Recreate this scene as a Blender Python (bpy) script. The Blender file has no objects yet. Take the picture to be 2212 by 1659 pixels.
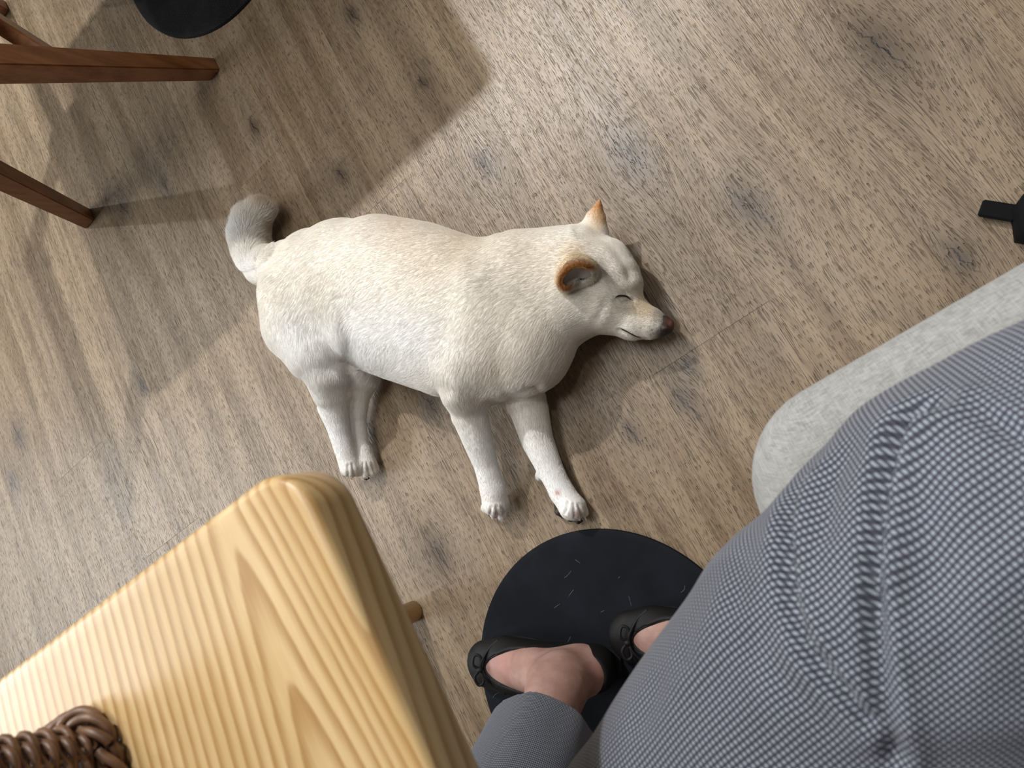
import bpy, bmesh, math, random
import numpy as np
from mathutils import Vector, Matrix

random.seed(7)
rng = np.random.default_rng(11)
scene = bpy.context.scene
COL = scene.collection

# ------------------------------------------------------------------ camera
# world: floor z=0, X across the floor planks, Y along the planks; the phone is held 1 m above the floor
W_PX, H_PX, F_PX = 2212.0, 1659.0, 1533.0
CX, CY = W_PX / 2, H_PX / 2
RM = np.array([[0.76319141, -0.53224176, -0.36641177],
               [-0.46870136, -0.84632124, 0.25309957],
               [-0.44481222, -0.02142572, -0.89536754]])   # columns: image right, image down, forward
CAM = np.array([0.0, 0.0, 1.0])
cam = bpy.data.cameras.new('camera')
cam.sensor_width = 36.0
cam.sensor_fit = 'HORIZONTAL'
cam.lens = 36.0 * F_PX / W_PX
cam.clip_start = 0.02
cam.dof.use_dof = True
cam.dof.focus_distance = 1.22
cam.dof.aperture_fstop = 10.0
camo = bpy.data.objects.new('camera', cam)
COL.objects.link(camo)
m3 = Matrix(((RM[0, 0], -RM[0, 1], -RM[0, 2]), (RM[1, 0], -RM[1, 1], -RM[1, 2]), (RM[2, 0], -RM[2, 1], -RM[2, 2])))
camo.matrix_world = Matrix.Translation(Vector(CAM)) @ m3.to_4x4()
scene.camera = camo

# ------------------------------------------------------------------ world, lamps, exposure
world = bpy.data.worlds.new('room_light')
scene.world = world
world.use_nodes = True
wb = world.node_tree.nodes['Background']
wb.inputs['Color'].default_value = (1.0, 0.955, 0.90, 1)
wb.inputs['Strength'].default_value = 0.085


def lamp(name, loc, power, color, radius, target=None, size=None):
    if size:
        l = bpy.data.lights.new(name, 'AREA')
        l.shape = 'RECTANGLE'
        l.size, l.size_y = size
    else:
        l = bpy.data.lights.new(name, 'POINT')
        l.shadow_soft_size = radius
    l.energy = power
    l.color = color
    o = bpy.data.objects.new(name, l)
    o.location = loc
    if target is not None:
        d = Vector(target) - Vector(loc)
        o.rotation_euler = d.to_track_quat('-Z', 'Y').to_euler()
    COL.objects.link(o)
    return o


lamp('ceiling_lamp_white', (-0.284, 2.30, 2.5), 172, (0.96, 0.97, 1.0), 0.03)
lamp('ceiling_lamp_warm', (-0.10, 2.30, 2.5), 26, (1.0, 0.84, 0.62), 0.03)
lamp('ceiling_panel', (-0.45, 1.05, 2.6), 20, (1.0, 0.97, 0.93), 0.0, (-0.45, 1.05, 0), (0.5, 1.4))
lamp('ceiling_lamp_right', (0.62, 0.60, 2.5), 14, (1.0, 0.95, 0.90), 0.06)
lamp('ceiling_lamp_left', (-2.5, 2.35, 2.4), 52, (1.0, 0.97, 0.93), 0.03)
lamp('window_daylight', (-3.6, 1.1, 2.0), 50, (0.93, 0.97, 1.0), 0.0, (-0.6, 0.5, 0.0), (1.6, 1.3))
scene.view_settings.view_transform = 'Standard'
scene.view_settings.look = 'None'
scene.view_settings.exposure = 0.44
scene.view_settings.gamma = 1.0
scene.view_settings.use_curve_mapping = False


# ------------------------------------------------------------------ helpers
def P(px, py, z=0.0):
    """world point seen at photo pixel (px,py) lying at height z"""
    q = RM @ np.array([px - CX, py - CY, F_PX])
    return CAM + q * ((1.0 - z) / -q[2])


def depth(p):
    return float(RM[:, 2] @ (np.asarray(p, float) - CAM))


def proj(v):
    q = (np.asarray(v, float) - CAM) @ RM
    return np.stack([CX + F_PX * q[..., 0] / q[..., 2], CY + F_PX * q[..., 1] / q[..., 2]], -1)


def tag(o, label=None, cat=None, group=None, kind=None):
    if label:
        o['label'] = label
    if cat:
        o['category'] = cat
    if group:
        o['group'] = group
    if kind:
        o['kind'] = kind
    return o


def empty(name, loc=(0, 0, 0)):
    o = bpy.data.objects.new(name, None)
    o.location = loc
    o.empty_display_size = 0.05
    COL.objects.link(o)
    return o


def link(name, me, mat=None, parent=None):
    o = bpy.data.objects.new(name, me)
    COL.objects.link(o)
    if mat is not None:
        me.materials.append(mat)
    if parent is not None:
        o.parent = parent
        if parent.type == 'EMPTY':
            o.matrix_parent_inverse = Matrix.Translation(-Vector(parent.location))
    return o


def mesh_np(name, verts, faces, smooth=True):
    me = bpy.data.meshes.new(name)
    me.from_pydata([tuple(v) for v in np.asarray(verts, float).tolist()], [], [tuple(f) for f in (faces.tolist() if hasattr(faces, 'tolist') else faces)])
    if smooth:
        me.polygons.foreach_set('use_smooth', np.ones(len(me.polygons), bool))
    me.update()
    return me


def bm_obj(name, bm, mat=None, parent=None, smooth=False):
    me = bpy.data.meshes.new(name)
    bmesh.ops.recalc_face_normals(bm, faces=bm.faces)
    bm.to_mesh(me)
    bm.free()
    if smooth:
        me.polygons.foreach_set('use_smooth', np.ones(len(me.polygons), bool))
    return link(name, me, mat, parent)


def box_bm(x0, x1, y0, y1, z0, z1, bev=0.0, seg=1):
    bm = bmesh.new()
    bmesh.ops.create_cube(bm, size=1.0)
    for v in bm.verts:
        v.co = Vector(((x0 + x1) / 2 + v.co.x * (x1 - x0), (y0 + y1) / 2 + v.co.y * (y1 - y0), (z0 + z1) / 2 + v.co.z * (z1 - z0)))
    if bev:
        bmesh.ops.bevel(bm, geom=bm.edges[:], offset=bev, segments=seg, affect='EDGES', profile=0.5)
    return bm


def tube(points, r, seg=8, closed=False, r_end=None):
    """swept tube as verts/faces"""
    pts = np.asarray(points, float)
    n = len(pts)
    rr = np.full(n, r) if np.isscalar(r) else np.asarray(r, float)
    if closed:
        T = np.roll(pts, -1, 0) - np.roll(pts, 1, 0)
    else:
        T = np.gradient(pts, axis=0)
    T /= np.linalg.norm(T, axis=1)[:, None] + 1e-12
    up = np.array([0, 0, 1.0]) if abs(T[0][2]) < 0.9 else np.array([1.0, 0, 0])
    N = np.cross(T[0], up)
    N /= np.linalg.norm(N)
    V = []
    for i in range(n):
        N = N - (N @ T[i]) * T[i]
        N /= np.linalg.norm(N) + 1e-12
        B = np.cross(T[i], N)
        a = np.arange(seg) * 2 * math.pi / seg
        V.append(pts[i] + rr[i] * (np.cos(a)[:, None] * N + np.sin(a)[:, None] * B))
    V = np.concatenate(V)
    Fc = []
    m = n if closed else n - 1
    for i in range(m):
        j = (i + 1) % n
        for k in range(seg):
            l = (k + 1) % seg
            Fc.append((i * seg + k, i * seg + l, j * seg + l, j * seg + k))
    if not closed:
        Fc.append(tuple(range(seg - 1, -1, -1)))
        Fc.append(tuple((n - 1) * seg + k for k in range(seg)))
    return V, Fc


def tubes_obj(name, lst, mat, parent=None):
    V, Fc, off = [], [], 0
    for v, f in lst:
        V.append(v)
        Fc += [tuple(i + off for i in q) for q in f]
        off += len(v)
    return link(name, mesh_np(name, np.concatenate(V), Fc), mat, parent)


def smooth_path(ctrl, n=8):
    """Catmull-Rom through control points"""
    c = np.asarray(ctrl, float)
    c = np.concatenate([[2 * c[0] - c[1]], c, [2 * c[-1] - c[-2]]])
    out = []
    for i in range(1, len(c) - 2):
        for t in np.linspace(0, 1, n, endpoint=False):
            p0, p1, p2, p3 = c[i - 1], c[i], c[i + 1], c[i + 2]
            out.append(0.5 * (2 * p1 + (p2 - p0) * t + (2 * p0 - 5 * p1 + 4 * p2 - p3) * t * t + (3 * p1 - p0 - 3 * p2 + p3) * t ** 3))
    out.append(c[-2])
    return np.array(out)


# ---- implicit surfaces -------------------------------------------------
class Field:
    def __init__(self, lo, hi, h):
        self.lo = np.array(lo, float)
        self.h = h
        self.n = np.ceil((np.array(hi) - self.lo) / h).astype(int) + 1
        self.d = np.full(self.n, 1.0, np.float32)

    def block(self, lo, hi):
        i0 = np.clip(np.floor((np.array(lo) - self.lo) / self.h).astype(int), 0, self.n - 1)
        i1 = np.clip(np.ceil((np.array(hi) - self.lo) / self.h).astype(int) + 1, 1, self.n)
        ax = [(self.lo[k] + self.h * np.arange(i0[k], i1[k])).astype(np.float32) for k in range(3)]
        g = np.meshgrid(*ax, indexing='ij', sparse=True)
        return (slice(i0[0], i1[0]), slice(i0[1], i1[1]), slice(i0[2], i1[2])), g

    def put(self, sl, d, k, mode='add'):
        a = self.d[sl]
        if mode == 'add':
            hh = np.clip(0.5 + 0.5 * (a - d) / k, 0, 1)
            self.d[sl] = a + (d - a) * hh - k * hh * (1 - hh)
        else:   # carve
            b = -d
            hh = np.clip(0.5 - 0.5 * (a - b) / k, 0, 1)
            self.d[sl] = a + (b - a) * hh + k * hh * (1 - hh)

    def cone(self, a, b, ra, rb, k=0.01, s=1.0, mode='add', off=0.0):
        """tapered capsule a->b; s>1 flattens it in z"""
        a = np.asarray(a, float)
        b = np.asarray(b, float)
        ra += off
        rb += off
        mg = max(ra, rb) + 2 * k + 3 * self.h
        sl, (X, Y, Z) = self.block(np.minimum(a, b) - mg, np.maximum(a, b) + mg)
        ba = (b - a) * np.array([1, 1, s])
        L = float(ba @ ba) + 1e-12
        px, py, pz = X - a[0], Y - a[1], (Z - a[2]) * s
        t = np.clip((px * ba[0] + py * ba[1] + pz * ba[2]) / L, 0, 1)
        d = np.sqrt((px - t * ba[0]) ** 2 + (py - t * ba[1]) ** 2 + (pz - t * ba[2]) ** 2) - (ra + t * (rb - ra))
        self.put(sl, d.astype(np.float32), k, mode)

    def chain(self, pts, k=0.01, mode='add', off=0.0):
        """pts: list of (point, radius, s): one tapered limb, blended once with the rest"""
        P_ = np.array([p for p, r, q in pts])
        mg = max(r for p, r, q in pts) + off + 2 * k + 3 * self.h
        sl, (X, Y, Z) = self.block(P_.min(0) - mg, P_.max(0) + mg)
        D_ = None
        for (a, ra, sa), (b, rb, sb) in zip(pts[:-1], pts[1:]):
            a = np.asarray(a, float)
            b = np.asarray(b, float)
            s0 = 0.5 * (sa + sb)
            ba = (b - a) * np.array([1, 1, s0])
            L = float(ba @ ba) + 1e-12
            px, py, pz = X - a[0], Y - a[1], (Z - a[2])
            t = np.clip((px * ba[0] + py * ba[1] + pz * s0 * ba[2]) / L, 0, 1)
            st = sa + t * (sb - sa)
            d = np.sqrt((px - t * (b - a)[0]) ** 2 + (py - t * (b - a)[1]) ** 2 + ((pz - t * (b - a)[2]) * st) ** 2) - (ra + off + t * (rb - ra))
            D_ = d if D_ is None else np.minimum(D_, d)
        self.put(sl, D_.astype(np.float32), k, mode)

    def clip_plane(self, p, n):
        """keep the side where n.(x-p) < 0"""
        sl, (X, Y, Z) = self.block(self.lo, self.lo + self.h * (self.n - 1))
        d = (X - p[0]) * n[0] + (Y - p[1]) * n[1] + (Z - p[2]) * n[2]
        self.d = np.maximum(self.d, d.astype(np.float32))

    def mesh(self):
        d = self.d
        ins = d < 0
        nx, ny, nz = d.shape
        cnt = np.zeros((nx - 1, ny - 1, nz - 1), np.int8)
        for i in (0, 1):
            for j in (0, 1):
                for k in (0, 1):
                    cnt += ins[i:nx - 1 + i, j:ny - 1 + j, k:nz - 1 + k]
        act = (cnt > 0) & (cnt < 8)
        idx = np.argwhere(act)
        ids = np.full(act.shape, -1, np.int64)
        ids[act] = np.arange(len(idx))
        acc = np.zeros((len(idx), 3))
        num = np.zeros(len(idx))
        cs = [(i, j, k) for i in (0, 1) for j in (0, 1) for k in (0, 1)]
        val = {c: d[idx[:, 0] + c[0], idx[:, 1] + c[1], idx[:, 2] + c[2]].astype(float) for c in cs}
        for c in cs:
            for ax in range(3):
                if c[ax] == 0:
                    e = list(c)
                    e[ax] = 1
                    e = tuple(e)
                    va, vb = val[c], val[e]
                    m = (va < 0) != (vb < 0)
                    t = np.where(m, va / np.where(m, va - vb, 1), 0)
                    pt = np.tile(np.array(c, float), (len(idx), 1))
                    pt[:, ax] = t
                    acc[m] += pt[m]
                    num[m] += 1
        V = self.lo + self.h * (idx + acc / num[:, None])
        Q = []
        for ax in range(3):
            u, v = (ax + 1) % 3, (ax + 2) % 3
            sa = [slice(None)] * 3
            sb = [slice(None)] * 3
            sa[ax] = slice(0, -1)
            sb[ax] = slice(1, None)
            a = ins[tuple(sa)]
            b = ins[tuple(sb)]
            e = np.argwhere(a != b)
            ok = (e[:, u] > 0) & (e[:, v] > 0) & (e[:, u] < ids.shape[u]) & (e[:, v] < ids.shape[v])
            e = e[ok]
            fl = a[tuple(e.T)]

            def cell(du, dv):
                c = e.copy()
                c[:, u] -= du
                c[:, v] -= dv
                return ids[tuple(c.T)]
            q = np.stack([cell(1, 1), cell(0, 1), cell(0, 0), cell(1, 0)], 1)
            q[~fl] = q[~fl][:, ::-1]
            Q.append(q)
        Q = np.concatenate(Q)
        return V, Q


def v_normals(V, Q):
    n = np.cross(V[Q[:, 2]] - V[Q[:, 0]], V[Q[:, 3]] - V[Q[:, 1]])
    N = np.zeros_like(V)
    for i in range(4):
        np.add.at(N, Q[:, i], n)
    return N / (np.linalg.norm(N, axis=1)[:, None] + 1e-12)


def relax(V, Q, it=2, lam=0.5):
    for _ in range(it):
        A = np.zeros_like(V)
        c = np.zeros(len(V))
        for i in range(4):
            j = (i + 1) % 4
            np.add.at(A, Q[:, i], V[Q[:, j]])
            np.add.at(c, Q[:, i], 1)
            np.add.at(A, Q[:, j], V[Q[:, i]])
            np.add.at(c, Q[:, j], 1)
        V = V + lam * (A / np.maximum(c, 1)[:, None] - V)
    return V


# ---- materials ---------------------------------------------------------
class NT:
    def __init__(self, name):
        self.mat = bpy.data.materials.new(name)
        self.mat.use_nodes = True
        self.t = self.mat.node_tree
        self.t.nodes.clear()
        self.out = self.t.nodes.new('ShaderNodeOutputMaterial')
        self.b = self.t.nodes.new('ShaderNodeBsdfPrincipled')
        self.t.links.new(self.b.outputs[0], self.out.inputs[0])

    def n(self, kind, **kw):
        nd = self.t.nodes.new('ShaderNode' + kind)
        for k, v in kw.items():
            setattr(nd, k, v)
        return nd

    def set(self, sock, v):
        if hasattr(v, 'is_linked') or hasattr(v, 'links'):
            self.t.links.new(v, sock)
        elif hasattr(v, 'outputs'):
            self.t.links.new(v.outputs[0], sock)
        else:
            if isinstance(v, (tuple, list)) and len(v) == 3 and sock.type == 'RGBA':
                v = (*v, 1)
            sock.default_value = v

    def math(self, op, a, b=None, c=None, clamp=False):
        nd = self.n('Math', operation=op)
        nd.use_clamp = clamp
        self.set(nd.inputs[0], a)
        if b is not None:
            self.set(nd.inputs[1], b)
        if c is not None:
            self.set(nd.inputs[2], c)
        return nd.outputs[0]

    def vmath(self, op, a, b=None, scale=None):
        nd = self.n('VectorMath', operation=op)
        self.set(nd.inputs[0], a)
        if b is not None:
            self.set(nd.inputs[1], b)
        if scale is not None:
            self.set(nd.inputs['Scale'], scale)
        return nd.outputs[0] if op not in ('LENGTH', 'DOT_PRODUCT', 'DISTANCE') else nd.outputs['Value']

    def mix(self, f, a, b, blend='MIX'):
        nd = self.n('Mix', data_type='RGBA', blend_type=blend)
        self.set(nd.inputs[0], f)
        self.set(nd.inputs[6], a)
        self.set(nd.inputs[7], b)
        return nd.outputs[2]

    def ramp(self, f, a, b, smooth=True):
        nd = self.n('MapRange', interpolation_type='SMOOTHSTEP' if smooth else 'LINEAR')
        self.set(nd.inputs[0], f)
        nd.inputs[1].default_value = a
        nd.inputs[2].default_value = b
        return nd.outputs[0]

    def noise(self, vec, scale=1.0, detail=2.0, rough=0.5, dist=0.0):
        nd = self.n('TexNoise')
        self.set(nd.inputs['Vector'], vec)
        nd.inputs['Scale'].default_value = scale
        nd.inputs['Detail'].default_value = detail
        nd.inputs['Roughness'].default_value = rough
        nd.inputs['Distortion'].default_value = dist
        return nd.outputs[0]

    def comb(self, x, y, z):
        nd = self.n('CombineXYZ')
        for i, v in enumerate((x, y, z)):
            self.set(nd.inputs[i], v)
        return nd.outputs[0]

    def sep(self, v):
        nd = self.n('SeparateXYZ')
        self.set(nd.inputs[0], v)
        return nd.outputs[0], nd.outputs[1], nd.outputs[2]

    def bump(self, h, strength=0.3, dist=0.001):
        nd = self.n('Bump')
        nd.inputs['Strength'].default_value = strength
        nd.inputs['Distance'].default_value = dist
        self.set(nd.inputs['Height'], h)
        self.t.links.new(nd.outputs[0], self.b.inputs['Normal'])

    def p(self, **kw):
        for k, v in kw.items():
            self.set(self.b.inputs[k.replace('_', ' ')], v)
        return self


def plain(name, col, rough=0.5, **kw):
    m = NT(name)
    m.p(Base_Color=col, Roughness=rough, **kw)
    return m.mat


def floor_material():
    m = NT('oak_vinyl_plank')
    geo = m.n('NewGeometry').outputs['Position']
    oi = m.n('ObjectInfo')
    rnd = oi.outputs['Random']
    x, y, z = m.sep(geo)
    # knots: each plank carries up to three (x, y, size) in object properties
    dxs = 0.0
    knot = 0.0
    halo = 0.0
    crack = 0.0
    wob = m.noise(m.vmath('SCALE', geo, scale=1.0), 60, 3, 0.6)
    for i in range(4):
        at = m.n('Attribute', attribute_type='OBJECT', attribute_name='knot_%d' % i)
        kx, ky, ks = m.sep(at.outputs['Vector'])
        dx = m.math('SUBTRACT', x, kx)
        dy = m.math('SUBTRACT', y, ky)
        ex = m.math('DIVIDE', dx, m.math('ADD', ks, 1e-5))
        ey = m.math('DIVIDE', dy, m.math('MULTIPLY', m.math('ADD', ks, 1e-5), 1.7))
        r2 = m.math('ADD', m.math('MULTIPLY', ex, ex), m.math('MULTIPLY', ey, ey))
        gs = m.math('POWER', 2.718, m.math('MULTIPLY', r2, -0.30))
        r2 = m.math('MULTIPLY', r2, m.math('ADD', 0.35, m.math('MULTIPLY', wob, 1.3)))
        g = m.math('POWER', 2.718, m.math('MULTIPLY', r2, -0.28))
        core = m.math('POWER', 2.718, m.math('MULTIPLY', r2, -1.6))
        on = m.math('GREATER_THAN', ks, 0.001)
        dxs = m.math('ADD', dxs, m.math('MULTIPLY', m.math('MULTIPLY', dx, -0.62), m.math('MULTIPLY', gs, on)))
        knot = m.math('ADD', knot, m.math('MULTIPLY', core, on))
        halo = m.math('ADD', halo, m.math('MULTIPLY', g, on))
        # a thin crack through the knot, running with the grain and wandering
        wl = m.math('MULTIPLY', m.math('SUBTRACT', m.noise(m.comb(ky, m.math('MULTIPLY', y, 70), kx), 1.0, 3, 0.7), 0.5), 0.022)
        cl = m.math('ABSOLUTE', m.math('ADD', m.math('ADD', dx, m.math('MULTIPLY', dy, 0.25)), wl))
        cr = m.math('MULTIPLY', m.math('SUBTRACT', 1.0, m.ramp(cl, 0.0004, 0.0017)), m.math('POWER', 2.718, m.math('MULTIPLY', r2, -1.1)))
        crack = m.math('ADD', crack, m.math('MULTIPLY', cr, on))
    xw = m.math('ADD', x, dxs)
    warp = m.noise(m.comb(m.math('MULTIPLY', x, 7), m.math('MULTIPLY', y, 1.6), m.math('MULTIPLY', rnd, 40)), 1.0, 0.5, 0.5)
    xw = m.math('ADD', xw, m.math('MULTIPLY', m.math('SUBTRACT', warp, 0.5), 0.022))
    zr = m.math('MULTIPLY', rnd, 57.0)
    broad = m.noise(m.comb(m.math('MULTIPLY', xw, 24), m.math('MULTIPLY', y, 1.7), zr), 1.0, 3, 0.55)
    streak = m.noise(m.comb(m.math('MULTIPLY', xw, 140), m.math('MULTIPLY', y, 3.6), zr), 1.0, 4, 0.62)
    fine = m.noise(m.comb(m.math('MULTIPLY', xw, 620), m.math('MULTIPLY', y, 20), zr), 1.0, 3, 0.6)
    # open pores: short dark dashes in bands, longer in some places, dots in others
    pore = m.noise(m.comb(m.math('MULTIPLY', xw, 1150), m.math('MULTIPLY', y, 85), zr), 1.0, 0.0, 0.5)
    pore2 = m.noise(m.comb(m.math('MULTIPLY', xw, 1000), m.math('MULTIPLY', y, 28), m.math('ADD', zr, 5.0)), 1.0, 0.0, 0.5)
    pmask = m.noise(m.comb(m.math('MULTIPLY', xw, 60), m.math('MULTIPLY', y, 6), zr), 1.0, 2, 0.5)
    pd1 = m.math('MULTIPLY', m.ramp(pore, 0.64, 0.73), m.ramp(pmask, 0.28, 0.50))
    pd2 = m.math('MULTIPLY', m.ramp(pore2, 0.625, 0.72), m.ramp(pmask, 0.58, 0.42))
    pdark = m.math('MAXIMUM', pd1, pd2)
    blot = m.noise(m.comb(m.math('MULTIPLY', x, 14), m.math('MULTIPLY', y, 6), zr), 1.0, 4, 0.6)
    c = m.mix(m.ramp(broad, 0.34, 0.66), (0.188, 0.130, 0.076), (0.308, 0.230, 0.149))
    c = m.mix(m.math('MULTIPLY', m.ramp(streak, 0.45, 0.68), 0.40), c, (0.348, 0.264, 0.174))
    c = m.mix(m.math('MULTIPLY', m.ramp(streak, 0.50, 0.30), 0.45), c, (0.160, 0.112, 0.068))
    c = m.mix(m.math('MULTIPLY', m.ramp(blot, 0.48, 0.72), 0.40), c, (0.178, 0.138, 0.096))
    c = m.mix(m.math('MULTIPLY', m.ramp(fine, 0.50, 0.72), 0.22), c, (0.36, 0.285, 0.200))
    c = m.mix(m.math('MULTIPLY', rnd, 0.20), c, (0.225, 0.172, 0.118))
    c = m.mix(m.math('MULTIPLY', halo, 0.58, clamp=True), c, (0.178, 0.134, 0.092))
    c = m.mix(m.math('MULTIPLY', knot, 0.90, clamp=True), c, (0.085, 0.062, 0.044))
    c = m.mix(m.math('MULTIPLY', pdark, 0.68), c, (0.066, 0.045, 0.029))
    c = m.mix(m.math('MULTIPLY', crack, 0.90, clamp=True), c, (0.012, 0.010, 0.009))
    hgt = m.math('SUBTRACT', m.math('ADD', m.math('MULTIPLY', fine, 0.45), m.math('MULTIPLY', streak, 0.3)), m.math('MULTIPLY', pdark, 1.1))
    m.bump(hgt, 0.85, 0.0012)
    m.p(Base_Color=c, Roughness=m.math('ADD', 0.26, m.math('MULTIPLY', streak, 0.20)), Specular_IOR_Level=0.5)
    return m.mat


def wood_table_material():
    m = NT('varnished_pine')
    geo = m.n('NewGeometry').outputs['Position']
    x, y, z = m.sep(geo)
    w = m.noise(m.comb(m.math('MULTIPLY', x, 7), m.math('MULTIPLY', y, 1.3), 3.7), 1.0, 2, 0.5)
    w2 = m.noise(m.comb(m.math('MULTIPLY', x, 60), m.math('MULTIPLY', y, 10), 9.0), 1.0, 3, 0.6)
    # cathedral figure: nested arches opening along the board
    ax = m.math('ADD', m.math('SUBTRACT', x, -0.304), m.math('MULTIPLY', m.math('SUBTRACT', w, 0.5), 0.03))
    ay = m.math('SUBTRACT', 0.116, y)
    hyp = m.math('SQRT', m.math('ADD', m.math('MULTIPLY', ax, ax), 0.00014))
    uu = m.math('SUBTRACT', m.math('ADD', hyp, m.math('MULTIPLY', z, 0.9)), m.math('MULTIPLY', ay, 0.13))
    uu = m.math('ADD', uu, m.math('ADD', m.math('MULTIPLY', w, 0.035), m.math('MULTIPLY', w2, 0.0045)))
    rings = m.math('FRACT', m.math('MULTIPLY', uu, 105.0))
    line = m.math('MULTIPLY', m.ramp(rings, 0.25, 0.85), m.ramp(rings, 1.0, 0.9))
    vary = m.noise(m.comb(m.math('MULTIPLY', x, 26), m.math('MULTIPLY', y, 1.5), 1.0), 1.0, 2, 0.5)
    fine = m.noise(m.comb(m.math('MULTIPLY', x, 700), m.math('MULTIPLY', y, 20), m.math('MULTIPLY', z, 700)), 1.0, 2, 0.5)
    c = m.mix(m.ramp(vary, 0.3, 0.7), (0.545, 0.370, 0.165), (0.640, 0.460, 0.235))
    c = m.mix(m.math('MULTIPLY', line, 0.85), c, (0.36, 0.195, 0.062))
    c = m.mix(m.math('MULTIPLY', m.ramp(fine, 0.45, 0.7), 0.12), c, (0.90, 0.72, 0.45))
    m.bump(m.math('MULTIPLY', line, -0.4), 0.12, 0.001)
    m.p(Base_Color=c, Roughness=0.36, Specular_IOR_Level=0.4)
    return m.mat


def chair_wood_material():
    m = NT('reddish_brown_wood')
    geo = m.n('TexCoord').outputs['Object']
    x, y, z = m.sep(geo)
    g = m.noise(m.comb(m.math('MULTIPLY', x, 60), m.math('MULTIPLY', y, 60), m.math('MULTIPLY', z, 5)), 1.0, 4, 0.6)
    b = m.noise(geo, 9, 2, 0.5)
    c = m.mix(m.ramp(g, 0.3, 0.7), (0.165, 0.058, 0.020), (0.290, 0.118, 0.042))
    c = m.mix(m.math('MULTIPLY', m.ramp(b, 0.4, 0.7), 0.35), c, (0.33, 0.145, 0.058))
    m.p(Base_Color=c, Roughness=0.33, Specular_IOR_Level=0.45)
    m.bump(g, 0.06, 0.001)
    return m.mat


def fabric_check_material():
    m = NT('small_check_fabric')
    at = m.n('Attribute', attribute_type='GEOMETRY', attribute_name='weave')
    u, v, w = m.sep(at.outputs['Vector'])
    per = 1.0 / 0.0028
    a = m.math('SINE', m.math('MULTIPLY', u, per * 2 * math.pi))
    b = m.math('SINE', m.math('MULTIPLY', v, per * 2 * math.pi))
    fa = m.ramp(a, -0.35, 0.35)
    fb = m.ramp(b, -0.35, 0.35)
    both = m.math('MULTIPLY', fa, fb)
    any_ = m.math('MAXIMUM', fa, fb)
    th = m.noise(m.comb(m.math('MULTIPLY', u, 2600), m.math('MULTIPLY', v, 2600), 0.0), 1.0, 1, 0.5)
    c = m.mix(any_, (0.33, 0.37, 0.415), (0.060, 0.064, 0.088))
    c = m.mix(both, c, (0.020, 0.021, 0.040))
    c = m.mix(m.math('MULTIPLY', m.ramp(th, 0.3, 0.7), 0.12), c, (0.30, 0.31, 0.34))
    m.bump(m.math('ADD', m.math('MULTIPLY', any_, -0.5), m.math('MULTIPLY', th, 0.6)), 0.35, 0.0008)
    m.p(Base_Color=c, Roughness=0.85, Specular_IOR_Level=0.2, Sheen_Weight=0.15)
    return m.mat


def linen_material():
    m = NT('light_grey_linen')
    geo = m.n('NewGeometry').outputs['Position']
    x, y, z = m.sep(geo)
    wa = m.noise(m.comb(m.math('MULTIPLY', x, 150), m.math('MULTIPLY', m.math('ADD', y, z), 1600), 0.0), 1.0, 2, 0.6)
    wb2 = m.noise(m.comb(m.math('MULTIPLY', x, 1600), m.math('MULTIPLY', m.math('ADD', y, z), 150), 4.0), 1.0, 2, 0.6)
    bl = m.noise(geo, 120, 3, 0.6)
    s = m.math('ADD', m.math('MULTIPLY', wa, 0.5), m.math('MULTIPLY', wb2, 0.5))
    c = m.mix(m.ramp(s, 0.36, 0.64), (0.225, 0.225, 0.213), (0.385, 0.385, 0.370))
    c = m.mix(m.math('MULTIPLY', m.ramp(bl, 0.4, 0.7), 0.35), c, (0.44, 0.44, 0.425))
    m.bump(s, 0.4, 0.0008)
    m.p(Base_Color=c, Roughness=0.9, Specular_IOR_Level=0.2, Sheen_Weight=0.2)
    return m.mat


def fur_material(name, hair):
    m = NT(name)
    at = m.n('Attribute', attribute_type='GEOMETRY', attribute_name='coat')
    col = at.outputs['Color']
    if hair:
        hi = m.n('HairInfo')
        col = m.mix(m.math('MULTIPLY', hi.outputs['Random'], 0.06), col, (0.50, 0.44, 0.36))
        m.p(Base_Color=col, Roughness=0.75, Specular_IOR_Level=0.12)
    else:
        m.p(Base_Color=col, Roughness=0.9, Specular_IOR_Level=0.1)
    return m.mat


MAT = {
    'floor': floor_material(),
    'floor_base': plain('dark_subfloor', (0.14, 0.105, 0.07), 0.9),
    'table': wood_table_material(),
    'chair': chair_wood_material(),
    'check': fabric_check_material(),
    'linen': linen_material(),
    'coat': fur_material('dog_coat_base', False),
    'fur': fur_material('dog_fur', True),
    'black_metal': plain('black_metal', (0.012, 0.012, 0.013), 0.45),
    'pad': plain('paw_pad', (0.030, 0.024, 0.020), 0.55),
    'claw': plain('claw', (0.60, 0.50, 0.40), 0.4),
    'lid': plain('eyelid_skin', (0.012, 0.010, 0.009), 0.45),
    'lip': plain('lip_skin', (0.040, 0.030, 0.025), 0.5),
}


# ------------------------------------------------------------------ floor: planks laid along Y
PW = 0.186
X0 = -0.026
PL = 1.5
SEAMS = {0: 0.173, -1: -0.35, -2: 0.691, -3: 0.927, -4: 0.05, -5: 0.25, -6: 0.428, -7: 0.712, 1: -0.30, 2: -0.20}
KNOTS = [(352, 395, .020), (550, 275, .016), (915, 178, .012), (760, 30, .016), (735, 375, .014), (1045, 352, .022), (1362, 335, .034), (1615, 442, .030),
         (1900, 100, .040), (310, 832, .018), (40, 942, .024), (1475, 862, .020), (1488, 792, .014), (1362, 932, .016), (1368, 1058, .024), (945, 1195, .030),
         (265, 447, .020), (803, 937, .012), (932, 878, .020), (2075, 555, .018), (1210, 1010, .012)]
floor = bm_obj('floor', box_bm(-3.2, 2.2, -2.2, 3.6, -0.03, -0.0045), MAT['floor_base'])
tag(floor, 'greyish brown oak look plank floor', None, None, 'structure')
knots_w = [(P(a, b, 0)[:2], s) for a, b, s in KNOTS]
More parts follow.
